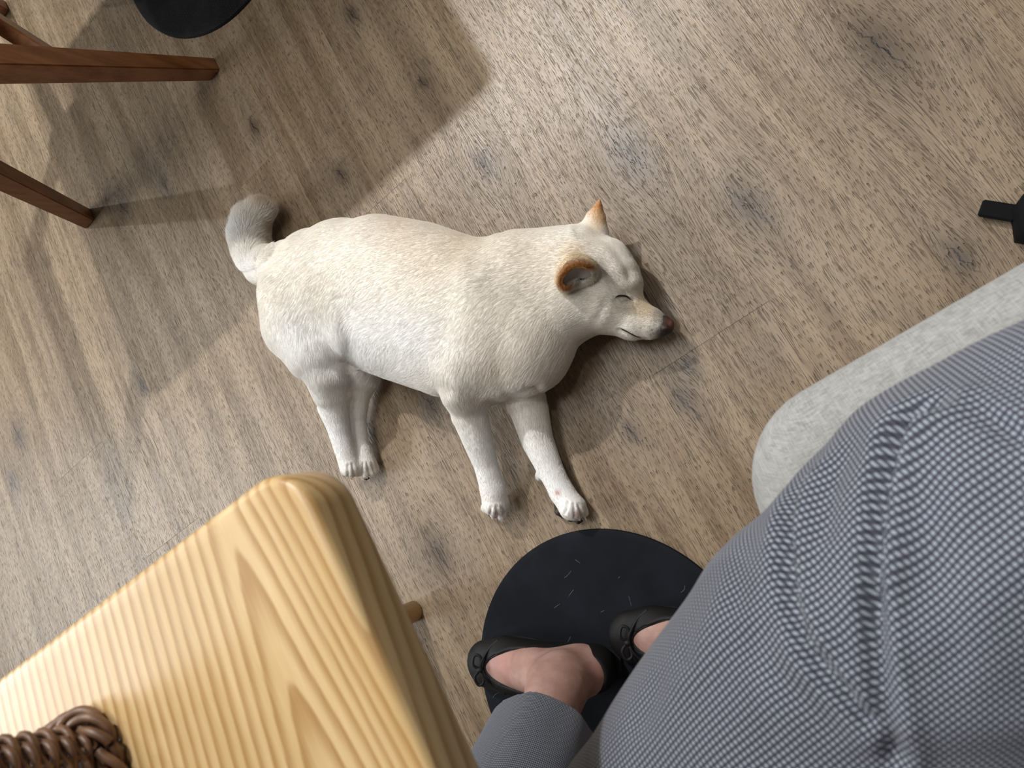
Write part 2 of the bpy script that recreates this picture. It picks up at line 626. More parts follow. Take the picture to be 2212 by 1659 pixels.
GAP = 0.00007


def plank_mesh(x0, x1, y0, y1):
    bm = box_bm(x0 + GAP, x1 - GAP, y0 + GAP, y1 - GAP, -0.0044, 0.0)
    top = [e for e in bm.edges if all(abs(v.co.z) < 1e-6 for v in e.verts)]
    bmesh.ops.bevel(bm, geom=top, offset=0.00028, segments=1, affect='EDGES')
    return bm


for c in range(-16, 11):
    xr = X0 + PW * c
    if c in SEAMS:
        s0 = SEAMS[c]
    else:
        s0 = random.Random(c * 31 + 5).uniform(0, PL)
    xl = xr - PW
    y = s0 - PL * math.ceil((s0 + 2.2) / PL)
    while y < 3.6:
        y0, y1 = max(y, -2.2), min(y + PL, 3.6)
        if y1 - y0 > 0.02:
            o = bm_obj('plank', plank_mesh(xl, xr, y0, y1), MAT['floor'], floor)
            ks = [(kx, ky, s) for (kx, ky), s in knots_w if xl < kx < xr and y0 < ky < y1]
            rr = random.Random(int(c * 977 + y0 * 100))
            while len(ks) < 2 and not (xl > -1.7 and xr < 0.45 and y1 > -0.5 and y0 < 1.9):
                ks.append((rr.uniform(xl + .03, xr - .03), rr.uniform(y0, y1), rr.uniform(.010, .024)))
            for i in range(4):
                o['knot_%d' % i] = tuple(map(float, ks[i])) if i < len(ks) else (0.0, 0.0, 0.0)
        y += PL

# ------------------------------------------------------------------ the sleeping dog
dog = empty('dog', tuple(P(900, 650, 0)))
dog.location.z = 0.0
tag(dog, 'cream white dog with tan ears asleep on its side on the plank floor', 'dog')
FIN = 0.0012   # the coat lies outside the body surface by this much


def D(px, py, z, rpx):
    p = P(px, py, z)
    return p, max(0.003, rpx * depth(p) / F_PX - FIN)


def S(px, py, z, rpx, rz=None):
    p, r = D(px, py, z, rpx)
    return (p, r, (r / rz) if rz else 1.0)


HV = 0.0025
fd = Field((-1.06, 0.02, -0.012), (-0.02, 1.02, 0.21), HV)
# trunk
fd.chain([S(645, 595, .080, 80, .066), S(690, 600, .083, 108, .074), S(740, 612, .085, 140, .080), S(810, 632, .086, 168, .082), S(890, 654, .087, 176, .083),
          S(975, 683, .089, 176, .085), S(1050, 708, .089, 168, .085), S(1112, 730, .083, 132, .078), S(1138, 757, .078, 96, .066)], .020)
# neck
fd.chain([S(1090, 618, .080, 112, .074), S(1125, 606, .080, 110, .072), S(1180, 599, .074, 107, .066), S(1225, 616, .068, 108, .060)], .016)
fd.chain([S(1130, 700, .078, 118, .068), S(1200, 660, .068, 88, .058)], .030)
# head: skull, cheek, brow, muzzle
fd.chain([S(1250, 578, .067, 92, .060), S(1283, 588, .064, 80, .057), S(1305, 610, .062, 70, .052)], .020)
fd.chain([S(1262, 655, .066, 72, .056), S(1305, 664, .064, 56, .048)], .020)
fd.chain([S(1318, 560, .060, 40, .040), S(1340, 592, .064, 40, .040), S(1360, 612, .064, 29, .030)], .012)
fd.chain([S(1318, 655, .058, 60, .045), S(1366, 688, .052, 50, .034), S(1402, 698, .047, 38, .029), S(1421, 703, .044, 29, .025)], .014)
# far ear, lying towards the floor
fd.chain([S(1282, 500, .062, 36, .024), S(1286, 474, .066, 26, .014), S(1292, 448, .072, 13, .008), S(1295, 432, .075, 6, .005)], .006)
# shoulder and upper foreleg (on top)
fd.chain([S(1030, 650, .118, 90, .060), S(1030, 730, .126, 92, .052), S(1006, 800, .120, 64, .048), S(1006, 845, .108, 46, .042)], .016)
fd.chain([S(1005, 845, .106, 45, .040), S(1013, 890, .092, 41, None), S(1032, 950, .074, 34, None), S(1049, 1002, .058, 28, None), S(1064, 1055, .046, 28, None)], .012)
fd.chain([S(1064, 1055, .046, 26, None), S(1070, 1086, .038, 29, .026)], .008)
for tx, ty, bx, by, z in ((1048, 1100, 1060, 1082, .034), (1066, 1112, 1068, 1085, .042), (1084, 1117, 1078, 1088, .038), (1092, 1104, 1086, 1082, .026)):
    fd.chain([S(bx, by, z, 12.5), S(tx, ty - 3, z - .010, 12)], .0035)
# lower foreleg (on the floor)
fd.chain([S(1120, 830, .045, 50, .036), S(1143, 885, .038, 42, .032), S(1160, 950, .033, 36, None), S(1188, 1012, .029, 30, None), S(1213, 1062, .027, 27, None)], .012)
fd.chain([S(1213, 1062, .026, 26, None), S(1236, 1095, .028, 30, .024)], .008)
for tx, ty, bx, by, z in ((1214, 1094, 1222, 1076, .030), (1230, 1108, 1232, 1085, .036), (1249, 1117, 1243, 1090, .030), (1262, 1110, 1252, 1088, .020)):
    fd.chain([S(bx, by, z, 12.5), S(tx, ty - 3, z - .006, 12)], .0035)
fd.cone(P(1168, 1024, .022), P(1163, 1030, .020), .009, .006, .005)
# thigh and upper hind leg
fd.chain([S(640, 640, .105, 80, .062), S(650, 695, .112, 92, .056), S(682, 755, .110, 72, .050), S(707, 805, .098, 50, .042), S(716, 850, .084, 37, .034),
          S(721, 888, .074, 29, None)], .012)
fd.chain([S(721, 888, .074, 29, None), S(734, 938, .064, 24, None), S(750, 990, .054, 23, None), S(758, 1008, .048, 24, .022)], .006)
fd.cone(P(700, 882, .072), P(706, 900, .070), .011, .008, .008)
for tx, ty, bx, by, z in ((744, 1020, 750, 1004, .046), (758, 1027, 757, 1006, .050), (771, 1024, 766, 1002, .046)):
    fd.chain([S(bx, by, z, 11), S(tx, ty - 3, z - .010, 10.5)], .003)
# lower hind leg
fd.chain([S(775, 770, .052, 52, .044), S(778, 812, .044, 42, .036), S(771, 858, .036, 29, None), S(767, 905, .031, 25, None), S(774, 955, .028, 23, None), S(787, 1000, .026, 26, None)], .006)
for tx, ty, bx, by, z in ((775, 1018, 780, 1000, .030), (790, 1026, 787, 1002, .036), (804, 1022, 797, 1000, .028), (811, 1016, 803, 996, .018)):
    fd.chain([S(bx, by, z, 11.5), S(tx, ty - 3, z - .006, 11)], .003)
# tail
fd.chain([S(600, 580, .066, 46, .042), S(572, 580, .054, 40, .036), S(552, 550, .048, 37, .034), S(541, 514, .046, 36, .033), S(545, 480, .048, 31, .030), S(561, 458, .050, 21, .022)], .010)
# small hollows: armpit fold, flank fold, eye socket, neck crease
fd.chain([S(742, 690, .176, 12), S(752, 745, .163, 14), S(756, 795, .125, 14)], .030, 'carve')
fd.chain([S(1335, 641, .114, 9), S(1362, 642, .108, 9)], .016, 'carve')
fd.chain([S(960, 560, .190, 14), S(950, 650, .192, 14), S(950, 740, .184, 12)], .030, 'carve')
fd.clip_plane((0, 0, 0.0012), (0, 0, -1))
DV, DQ = fd.mesh()
pxr = proj(DV)
pawk = np.zeros(len(DV))
for a_, b_, r_ in ((1070, 1105, 32), (1240, 1105, 40), (760, 1018, 26), (795, 1018, 30)):
    pawk = np.maximum(pawk, np.exp(-(((pxr[:, 0] - a_) ** 2 + (pxr[:, 1] - b_) ** 2) / r_ ** 2) ** 2))
DS = relax(DV, DQ, 10, 0.55)
DP = relax(DV, DQ, 2, 0.5)
DV = DS * (1 - pawk[:, None]) + DP * pawk[:, None]


def crease(V, N, poly, wd, dep, zmin=0.0, ridge=0.35):
    px = proj(V)
    pl = smooth_path(np.array(poly, float), 8)
    best = np.full(len(V), 1e9)
    for a, b in zip(pl[:-1], pl[1:]):
        ab = b - a
        t = np.clip(((px - a) @ ab) / (ab @ ab), 0, 1)
        best = np.minimum(best, ((px - (a + t[:, None] * ab)) ** 2).sum(1))
    dist = np.sqrt(best) / wd
    on = ((N * (CAM - V)).sum(1) > 0) & (V[:, 2] > zmin)
    amt = -np.exp(-dist ** 2) + ridge * np.exp(-((dist - 2.0) / .9) ** 2)
    return V + N * (amt * dep * on)[:, None]


DN = v_normals(DV, DQ)
CREASES = [([(1057, 1120), (1059, 1106), (1062, 1094)], 2.6, .0024), ([(1073, 1124), (1073, 1108), (1072, 1093)], 2.6, .0024), ([(1090, 1118), (1087, 1104), (1083, 1093)], 2.6, .0020),
           ([(1221, 1108), (1225, 1096), (1227, 1084)], 2.6, .0024), ([(1240, 1116), (1240, 1102), (1239, 1088)], 2.6, .0024), ([(1257, 1118), (1253, 1104), (1248, 1090)], 2.6, .0024),
           ([(751, 1030), (752, 1018), (752, 1004)], 2.4, .0020), ([(765, 1030), (763, 1016), (760, 1002)], 2.4, .0020), ([(782, 1030), (783, 1016), (784, 1000)], 2.4, .0022), ([(798, 1028), (795, 1014), (792, 1000)], 2.4, .0022), ([(810, 1022), (806, 1012), (802, 1000)], 2.2, .0018),
           ([(1050, 512), (1040, 540), (1020, 580)], 12, .0018), ([(1250, 500), (1310, 520), (1350, 570), (1362, 600)], 9, .0022), ([(1330, 650), (1350, 654), (1366, 650)], 5, .0016), ([(1290, 690), (1300, 672), (1306, 656)], 8, .0010),
           ([(1338, 712), (1356, 719), (1376, 729), (1400, 733)], 3.0, .0016), ([(1060, 872), (1110, 858), (1160, 838)], 10, .0025), ([(735, 650), (745, 700), (752, 760), (750, 800)], 14, .0030), ([(952, 780), (960, 820), (965, 845)], 12, .0012), ([(700, 690), (716, 740), (722, 790)], 14, .0012)]
for poly, wd, dep in CREASES:
    DV = crease(DV, DN, poly, wd, dep)
DV[:, 2] = np.maximum(DV[:, 2], 0.0012)
DN = v_normals(DV, DQ)
DPX = proj(DV)

CREAM = np.array([0.845, 0.805, 0.73])
WHITE = np.array([0.87, 0.87, 0.86])
TAN = np.array([0.50, 0.235, 0.075])
# (px, py, radius, colour, weight): coat markings; whiter belly and creamier back are partly painted-in light
COATS = [(760, 760, 120, WHITE, .9), (640, 740, 90, WHITE, .9), (880, 740, 110, WHITE, .8), (740, 930, 130, WHITE, 1.0), (1060, 1000, 150, WHITE, .9), (1200, 1040, 110, WHITE, .9),
         (920, 560, 90, (.74, .66, .54), .55), (860, 480, 70, (.72, .62, .50), .5), (1000, 520, 60, (.76, .66, .52), .55), (1130, 545, 80, (.80, .73, .60), .5),
         (1070, 800, 40, (.76, .70, .60), .5), (690, 620, 40, (.70, .66, .58), .45), (690, 660, 40, (.70, .66, .58), .4),
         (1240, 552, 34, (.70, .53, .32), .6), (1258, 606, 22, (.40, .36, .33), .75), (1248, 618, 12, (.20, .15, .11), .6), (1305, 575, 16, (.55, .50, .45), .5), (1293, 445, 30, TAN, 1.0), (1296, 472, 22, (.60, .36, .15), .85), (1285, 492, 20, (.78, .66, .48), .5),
         (1395, 668, 26, (.72, .56, .36), .75), (1378, 660, 20, (.72, .60, .42), .6), (1418, 676, 16, (.42, .34, .26), .7), (1440, 690, 15, (.03, .025, .022), .9), (1432, 722, 15, (.05, .045, .042), .9),
         (1438, 708, 13, (.02, .018, .016), 1.0), (1426, 724, 12, (.10, .09, .085), .7), (1354, 655, 14, (.60, .52, .42), .5), (1346, 632, 9, (.35, .30, .25), .5), (1300, 570, 28, (.70, .65, .58), .5), (1330, 600, 40, (.74, .69, .62), .5),
         (556, 440, 18, (.70, .52, .33), .75), (578, 462, 13, (.46, .37, .28), .7), (572, 498, 16, (.64, .49, .33), .7), (562, 528, 14, (.74, .60, .42), .5), (512, 505, 36, WHITE, 1.0), (535, 585, 32, WHITE, .9),
         *[(a, b, 2.3, (.10, .085, .075), .7) for a, b in ((1392, 704), (1402, 707), (1409, 713), (1399, 717), (1413, 720), (1417, 693), (1423, 692), (1406, 723), (1385, 709), (1420, 715))], (1204, 1064, 7, (.55, .30, .26), .9), (1245, 1108, 7, (.55, .33, .30), .8), (1068, 1116, 6, (.55, .38, .34), .6)]


def coat(px):
    c = np.tile(CREAM, (len(px), 1))
    for a, b, r, col, w in COATS:
        d2 = ((px[:, 0] - a) ** 2 + (px[:, 1] - b) ** 2) / (r * r)
        g = (w * np.exp(-d2 * 1.3))[:, None]
        c = c * (1 - g) + np.array(col) * g
    return c


def set_col(me, name, col, domain='POINT'):
    at = me.attributes.new(name, 'FLOAT_COLOR', domain)
    at.data.foreach_set('color', np.concatenate([col, np.ones((len(col), 1))], 1).astype(np.float32).ravel())


bme = mesh_np('body', DV, DQ)
set_col(bme, 'coat', coat(DPX))
body = link('body', bme, MAT['coat'], dog)


# fur as real strands combed along the coat
GUIDES = [(1430, 690, -1, -.15), (1395, 690, -1, .0), (1400, 660, -.9, -.5), (1340, 600, -.8, -.5), (1330, 540, -.7, -.7), (1280, 540, -1, -.2), (1280, 680, -1, .15), (1330, 700, -1, .1), (1240, 690, -.8, .6),
          (1290, 450, .1, -1), (1230, 520, -1, -.05), (1150, 560, -1, .1), (1150, 640, -.9, .4), (1180, 720, -.5, .9), (1120, 780, -.5, .9), (1160, 820, -.4, .8), (1060, 830, -.3, 1), (1040, 700, -.7, .8), (1040, 560, -1, .3),
          (960, 600, -1, .35), (900, 520, -1, .1), (800, 500, -1, .05), (700, 520, -1, .2), (900, 700, -1, .4), (880, 790, -.9, .7), (800, 700, -1, .35), (790, 770, -.7, .8), (700, 620, -.7, .6), (640, 560, -.8, .4),
          (610, 640, -.5, .8), (620, 740, .1, 1), (700, 740, .1, 1), (720, 850, .15, 1), (745, 970, .3, 1), (780, 850, -.2, 1), (785, 980, .2, 1), (1010, 900, .3, 1), (1050, 1000, .25, 1), (1075, 1090, .2, 1),
          (1150, 900, .2, 1), (1190, 1010, .4, 1), (1240, 1090, .5, 1), (600, 560, -1, .25), (575, 600, -.8, .5), (550, 600, -.6, -.2), (520, 560, -.6, -.7), (500, 520, -.6, -.8), (510, 480, -.4, -.9), (545, 445, .3, -1), (572, 455, .9, -.6), (552, 500, .5, -.8), (555, 540, .3, -.9)]
LENS = [(1420, 700, 40, .0025), (1350, 640, 70, .0045), (1280, 600, 80, .006), (1290, 440, 30, .003), (1190, 640, 70, .010), (1150, 740, 80, .013), (1050, 700, 90, .010), (900, 560, 120, .008), (750, 560, 120, .0075), (850, 740, 90, .011), (800, 790, 50, .014),
        (640, 700, 90, .010), (590, 640, 60, .010), (700, 800, 60, .011), (725, 900, 50, .006), (760, 1000, 40, .004), (775, 860, 50, .006), (1000, 870, 50, .011), (1030, 940, 40, .007), (1060, 1050, 60, .0045), (1150, 920, 60, .006), (1220, 1060, 60, .0045),
        (545, 570, 40, .016), (520, 530, 40, .021), (515, 490, 40, .023), (560, 450, 40, .022), (600, 560, 40, .009)]


def idw(px, pts, vals, pw=2.0, eps=200.0):
    num = np.zeros((len(px), vals.shape[1]))
    den = np.zeros(len(px))
    for (a, b), v in zip(pts, vals):
        w = 1.0 / (((px[:, 0] - a) ** 2 + (px[:, 1] - b) ** 2) + eps) ** pw
        num += w[:, None] * v
        den += w
    return num / den[:, None]


def make_fur(name, V, Q, N, parent, count, thick=0.00016, vdir=None, length=None, vcol=None, lift0=None):
    tri = np.concatenate([Q[:, [0, 1, 2]], Q[:, [0, 2, 3]]])
    a, b, c = V[tri[:, 0]], V[tri[:, 1]], V[tri[:, 2]]
    ar = np.linalg.norm(np.cross(b - a, c - a), axis=1)
    cz = (a[:, 2] + b[:, 2] + c[:, 2]) / 3
    nz = (N[tri[:, 0], 2] + N[tri[:, 1], 2] + N[tri[:, 2], 2]) / 3
    w = ar * np.where(nz < -0.6, 0.12, 1.0)
    pxm = proj((a + b + c) / 3)
    nose = ((pxm[:, 0] - 1446) ** 2 + (pxm[:, 1] - 706) ** 2) < 13 ** 2
    w = np.where(nose, 0, w)
    tailm = ((pxm[:, 0] - 520) ** 2 + (pxm[:, 1] - 510) ** 2) < 75 ** 2
    headm = ((pxm[:, 0] - 1330) ** 2 + (pxm[:, 1] - 640) ** 2) < 130 ** 2
    w = w * np.where(tailm, 3.0, 1.0) * np.where(headm, 2.2, 1.0)
    w /= w.sum()
    pick = rng.choice(len(tri), count, p=w)
    r1, r2 = np.sqrt(rng.random(count)), rng.random(count)
    wa, wb_, wc = 1 - r1, r1 * (1 - r2), r1 * r2
    T = tri[pick]
    root = wa[:, None] * V[T[:, 0]] + wb_[:, None] * V[T[:, 1]] + wc[:, None] * V[T[:, 2]]
    nrm = wa[:, None] * N[T[:, 0]] + wb_[:, None] * N[T[:, 1]] + wc[:, None] * N[T[:, 2]]
    nrm /= np.linalg.norm(nrm, axis=1)[:, None]
    px = proj(root)
    g = np.array(GUIDES, float)
    dv = g[:, 2:] / np.linalg.norm(g[:, 2:], axis=1)[:, None]
    d2 = idw(px, g[:, :2], dv)
    ang = (rng.random(count) - .5) * 0.40
    # slow swirls in the comb so that the coat clumps
    sw = 0.10 * np.sin(px[:, 0] * .045 + 2.1 * np.sin(px[:, 1] * .031)) * np.sin(px[:, 1] * .05 + 1.3)
    ang = ang + sw
    tq = ((px[:, 0] - 525) ** 2 + (px[:, 1] - 505) ** 2) < 70 ** 2
    ang = ang + (rng.random(count) - .5) * 1.1 * tq
    d2 = np.stack([d2[:, 0] * np.cos(ang) - d2[:, 1] * np.sin(ang), d2[:, 0] * np.sin(ang) + d2[:, 1] * np.cos(ang)], 1)
    d3 = d2[:, :1] * RM[:, 0] + d2[:, 1:] * RM[:, 1]
    if vdir is not None:
        d3 = wa[:, None] * vdir[T[:, 0]] + wb_[:, None] * vdir[T[:, 1]] + wc[:, None] * vdir[T[:, 2]] + (rng.random((count, 3)) - .5) * .5
    tan = d3 - (d3 * nrm).sum(1)[:, None] * nrm
    tan /= np.linalg.norm(tan, axis=1)[:, None] + 1e-9
    ln = np.array(LENS)
    L = idw(px, ln[:, :2], ln[:, 3:4], 2.0, 400)[:, 0] * (0.65 + 0.6 * rng.random(count))
    if length is not None:
        L = length * (0.65 + 0.6 * rng.random(count))
    tl = ((px[:, 0] - 520) ** 2 + (px[:, 1] - 510) ** 2) < 80 ** 2
    lift = np.where(tl, 0.66, 0.17) + (rng.random(count) - .5) * np.where(tl, .5, .16)
    if lift0 is not None:
        lift = lift0 + (rng.random(count) - .5) * 0.4
    pts = []
    for t, k in ((0, 1.0), (.35, 1.0), (.7, .75), (1.0, .45)):
        pts.append(root + (L * t)[:, None] * (tan * np.cos(lift * k)[:, None] + nrm * np.sin(lift * k)[:, None]) - nrm * 0.0006 * (t == 0))
    pos = np.stack(pts, 1)
    pos[..., 2] = np.maximum(pos[..., 2], 0.0006)
    cu = bpy.data.hair_curves.new(name)
    cu.add_curves([4] * count)
    cu.attributes['position'].data.foreach_set('vector', pos.reshape(-1).astype(np.float32))
    ra = cu.attributes.get('radius') or cu.attributes.new('radius', 'FLOAT', 'POINT')
    rad = (np.array([1.0, .9, .6, .12])[None] * (thick * np.where(tl, 1.5, 1.0))[:, None]).ravel().astype(np.float32)
    ra.data.foreach_set('value', rad)
    base_c = coat(px) if vcol is None else wa[:, None] * vcol[T[:, 0]] + wb_[:, None] * vcol[T[:, 1]] + wc[:, None] * vcol[T[:, 2]]
    col = base_c * (0.97 + 0.06 * rng.random(count))[:, None]
    at = cu.attributes.new('coat', 'FLOAT_COLOR', 'CURVE')
    at.data.foreach_set('color', np.concatenate([np.clip(col, 0, 1), np.ones((count, 1))], 1).astype(np.float32).ravel())
    cu.materials.append(MAT['fur'])
    o = bpy.data.objects.new(name, cu)
    COL.objects.link(o)
    o.parent = parent
    if parent.type == 'EMPTY':
        o.matrix_parent_inverse = Matrix.Translation(-Vector(parent.location))
    return o


fur = make_fur('fur', DV, DQ, DN, dog, 260000, 0.00011)
tag(fur, 'short dense cream white coat')


def surf(px, py, lift=0.0):
    """point on the visible dog surface under a photo pixel"""
    d2 = (DPX[:, 0] - px) ** 2 + (DPX[:, 1] - py) ** 2
    view = CAM - DV
    front = (DN * view).sum(1) > 0
    d2 = np.where(front, d2, 1e9)
    near = np.argsort(d2)[:8]
    i = near[np.argmax(DV[near, 2])]
    return DV[i] + DN[i] * lift, DN[i]


# nose
nf = Field((-0.25, 0.1, 0.0), (-0.08, 0.32, 0.11), 0.0016)
nf.chain([S(1435, 697, .050, 18), S(1442, 700, .048, 16)], .006)
nf.chain([S(1434, 711, .044, 16), S(1442, 708, .040, 15)], .006)
nf.chain([S(1430, 706, .058, 11), S(1437, 711, .060, 9)], .005)
nf.cone(P(1432, 714, .074), P(1440, 719, .062), .0050, .0042, .003, mode='carve')
V, Q = nf.mesh()
V = relax(V, Q, 2, .5)
nm = NT('nose_skin')
npos = nm.n('NewGeometry').outputs['Position']
nn = nm.noise(npos, 900, 2, .5)
nat = nm.n('Attribute', attribute_type='GEOMETRY', attribute_name='coat')
nm.p(Base_Color=nat.outputs['Color'], Roughness=0.6)
nm.bump(nn, 0.3, 0.0005)
nme = mesh_np('nose', V, Q)
npx = proj(V)
t = np.clip(np.exp(-(((npx[:, 0] - 1447) / 10) ** 2 + ((npx[:, 1] - 699) / 11) ** 2)), 0, 1)[:, None]
set_col(nme, 'coat', np.array([0.018, 0.013, 0.012]) * (1 - t) + np.array([0.17, 0.065, 0.050]) * t)
o = link('nose', nme, nm.mat, dog)
tag(o, 'dark nose with pinkish brown front')


def line_on_dog(name, pxs, r, mat, lift=0.001, label=None):
    pts = np.array([surf(a, b, lift)[0] for a, b in pxs])
    pts = smooth_path(pts, 5)
    n = len(pts)
    rr = r * np.clip(np.sin(np.linspace(0.12, math.pi - 0.12, n)) * 1.4, 0.2, 1)
    o = tubes_obj(name, [tube(pts, rr, 6)], mat, dog)
    if label:
        tag(o, label)
    return o


line_on_dog('closed_eye', [(1331, 642), (1338, 640), (1348, 639), (1357, 641), (1365, 646)], .0012, MAT['lid'], .0022, 'closed eye, a thin dark slit')
line_on_dog('mouth_line', [(1337, 711), (1347, 714), (1358, 720), (1370, 727), (1384, 731)], .0009, MAT['lip'], .0010, 'dark line of the closed mouth')

# near ear, cupped and laid back: a curled sheet rising from the skull
def smooth_loop(ctrl, n=4):
    c = [np.asarray(p, float) for p in ctrl]
    m_ = len(c)
    path = smooth_path([c[-1]] + c + [c[0], c[1]], n)
    return path[n:n + m_ * n]


rim_c = [(1281, 594, .131), (1279, 582, .150), (1266, 574, .160), (1247, 571, .165), (1228, 578, .166), (1214, 593, .165), (1209, 609, .162), (1217, 620, .158), (1229, 621, .153), (1237, 613, .146), (1250, 610, .131), (1268, 604, .128)]
base_c = [(1288, 592), (1284, 574), (1268, 558), (1247, 553), (1227, 560), (1213, 578), (1208, 602), (1216, 622), (1232, 627), (1245, 622), (1258, 616), (1277, 608)]
nv = 9
rim = smooth_loop([P(a, b, z_) for a, b, z_ in rim_c])
bas = smooth_loop([P(a, b, .116) for a, b in base_c])
zr_ = rim[:, 2].copy()
ctr = bas.mean(0)
outer, inner = [], []
for j in range(nv):
    t = j / (nv - 1)
    row = bas * (1 - t) + rim * t
    cen = row.mean(0)
    bulge = math.sin(math.pi * t) * 0.004
    dirv = (row - cen)
    dirv[:, 2] = 0
    dirv /= np.linalg.norm(dirv, axis=1)[:, None] + 1e-9
    outer.append(row + dirv * (bulge + .0020))
    inner.append(row + dirv * (bulge * .4 - .0040) - np.array([0, 0, .002 * t]))
nu = len(rim)
G = outer + inner[::-1]
V = np.concatenate(G)
Q = []
R_ = len(G)
for j in range(R_ - 1):
    for i in range(nu):
        i2 = (i + 1) % nu
        Q.append((j * nu + i, j * nu + i2, (j + 1) * nu + i2, (j + 1) * nu + i))
# dark furry bowl inside the cup
mid_i = R_ - 1 - 6
cpt = len(V)
V = np.concatenate([V, [G[mid_i].mean(0) - np.array([0, 0, .004])]])
for i in range(nu):
    Q.append((mid_i * nu + i, mid_i * nu + (i + 1) % nu, cpt, cpt))
Q = np.array(Q)
EN = v_normals(V, Q)
if ((EN[:nu * nv] * (V[:nu * nv] - ctr)).sum() < 0):
    Q = Q[:, ::-1].copy()
    EN = -EN
eme = mesh_np('ear', V, [tuple(dict.fromkeys(q)) for q in Q.tolist()])
tt = np.concatenate([np.full(nu, j / (nv - 1)) for j in range(nv)] + [np.full(nu, j / (nv - 1)) for j in range(nv)][::-1] + [np.zeros(1)])
ins = np.concatenate([np.zeros(nu * nv), np.ones(nu * nv + 1)])
lip = np.concatenate([np.tile(np.clip((zr_ - .140) / .014, 0, 1), R_), [0]])
k = (np.clip((tt - .62) / .33, 0, 1) * lip)[:, None]
ce = (np.array([.80, .70, .53]) * lip[:, None] + np.array([.80, .75, .67]) * (1 - lip[:, None])) * (1 - k) + np.array([.33, .140, .040]) * k
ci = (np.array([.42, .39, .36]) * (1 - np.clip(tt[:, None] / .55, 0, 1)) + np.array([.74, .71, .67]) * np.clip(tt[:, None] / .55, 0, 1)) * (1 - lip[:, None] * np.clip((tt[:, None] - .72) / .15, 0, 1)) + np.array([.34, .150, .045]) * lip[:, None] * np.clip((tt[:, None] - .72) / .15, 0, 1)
ecol = np.where(ins[:, None] > .5, ci, ce)
epx = proj(V)
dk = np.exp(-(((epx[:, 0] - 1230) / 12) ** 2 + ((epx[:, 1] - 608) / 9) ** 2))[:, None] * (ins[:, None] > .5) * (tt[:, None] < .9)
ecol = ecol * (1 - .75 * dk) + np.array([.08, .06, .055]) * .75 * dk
set_col(eme, 'coat', ecol)
ear = link('ear', eme, MAT['coat'], dog)
tag(ear, 'folded tan ear with pale grey inside')
ed = np.zeros_like(V)
for j in range(R_):
    src = G[j]
    nxt = G[j + 1] if j < nv - 1 else (G[j - 1] if j >= nv else G[j])
    ed[j * nu:(j + 1) * nu] = nxt - src
ed[:, 2] += 1e-4
ed /= np.linalg.norm(ed, axis=1)[:, None]
Qe = Q[Q[:, 2] != Q[:, 3]]
make_fur('ear_fur', V, Qe, EN, ear, 14000, 0.00013, ed, .0045, ecol, .55)

# paw pads, claws
for name, pts, r in (('paw_pad', [(1206, 1098), (1213, 1109)], .0085), ('paw_pad', [(1228, 1116), (1237, 1117)], .0075), ('paw_pad', [(1246, 1125), (1252, 1125)], .005),
                     ('paw_pad', [(773, 1020), (779, 1021)], .0045), ('paw_pad', [(789, 1033), (794, 1033)], .0035), ('paw_pad', [(1059, 1114), (1064, 1115)], .003)):
    zz = .012 if pts[0][0] > 1200 else .018
    a, b = P(*pts[0], zz), P(*pts[1], zz)
    q = np.linspace(0, 1, 7)[:, None]
    path = a * (1 - q) + b * q
    d = (b - a) / np.linalg.norm(b - a)
    path = np.concatenate([[a - d * r], path, [b + d * r]])
    rr = np.concatenate([[r * .25], r * np.array([.8, .95, 1, 1, 1, .95, .8]), [r * .25]])
    tubes_obj(name, [tube(path, rr, 10)], MAT['pad'], dog)
for a, b, za, zb in (((1083, 1118), (1091, 1133), .026, .012), ((1066, 1116), (1068, 1124), .03, .02), ((1262, 1112), (1272, 1129), .02, .010), ((1097, 1108), (1101, 1116), .02, .012),
                     ((757, 1027), (761, 1036), .04, .028), ((744, 1022), (746, 1031), .036, .026), ((808, 1018), (814, 1026), .016, .008)):
    pa, pb = P(*a, za), P(*b, zb)
    mid = (pa + pb) / 2 + np.array([0, 0, .003])
    path = smooth_path([pa, mid, pb], 4)
    tubes_obj('claw', [tube(path, np.linspace(.0019, .0005, len(path)), 7)], MAT['claw'], dog)

# ------------------------------------------------------------------ round black mat under the shoes
def disc_mesh(name, c, r, z0, z1, bev, mat, parent=None, seg=96):
    prof = [(0, z1), (r - bev * 4, z1), (r - bev, z1 - bev * .15), (r - bev * .3, z1 - bev * .4), (r, z1 - bev), (r, z0), (0, z0)]
    V, Fc = [], []
    ring = []
    for (pr, pz) in prof:
        if pr == 0:
            ring.append([len(V)])
            V.append((c[0], c[1], pz))
        else:
            ring.append(list(range(len(V), len(V) + seg)))
            for i in range(seg):
                a = 2 * math.pi * i / seg
                V.append((c[0] + pr * math.cos(a), c[1] + pr * math.sin(a), pz))
    for A, B in zip(ring[:-1], ring[1:]):
        for i in range(seg):
            j = (i + 1) % seg
            if len(A) == 1:
                Fc.append((A[0], B[i], B[j]))
            elif len(B) == 1:
                Fc.append((A[i], B[0], A[j]))
            else:
                Fc.append((A[i], B[i], B[j], A[j]))
    me = mesh_np(name, V, Fc)
    return link(name, me, mat, parent)


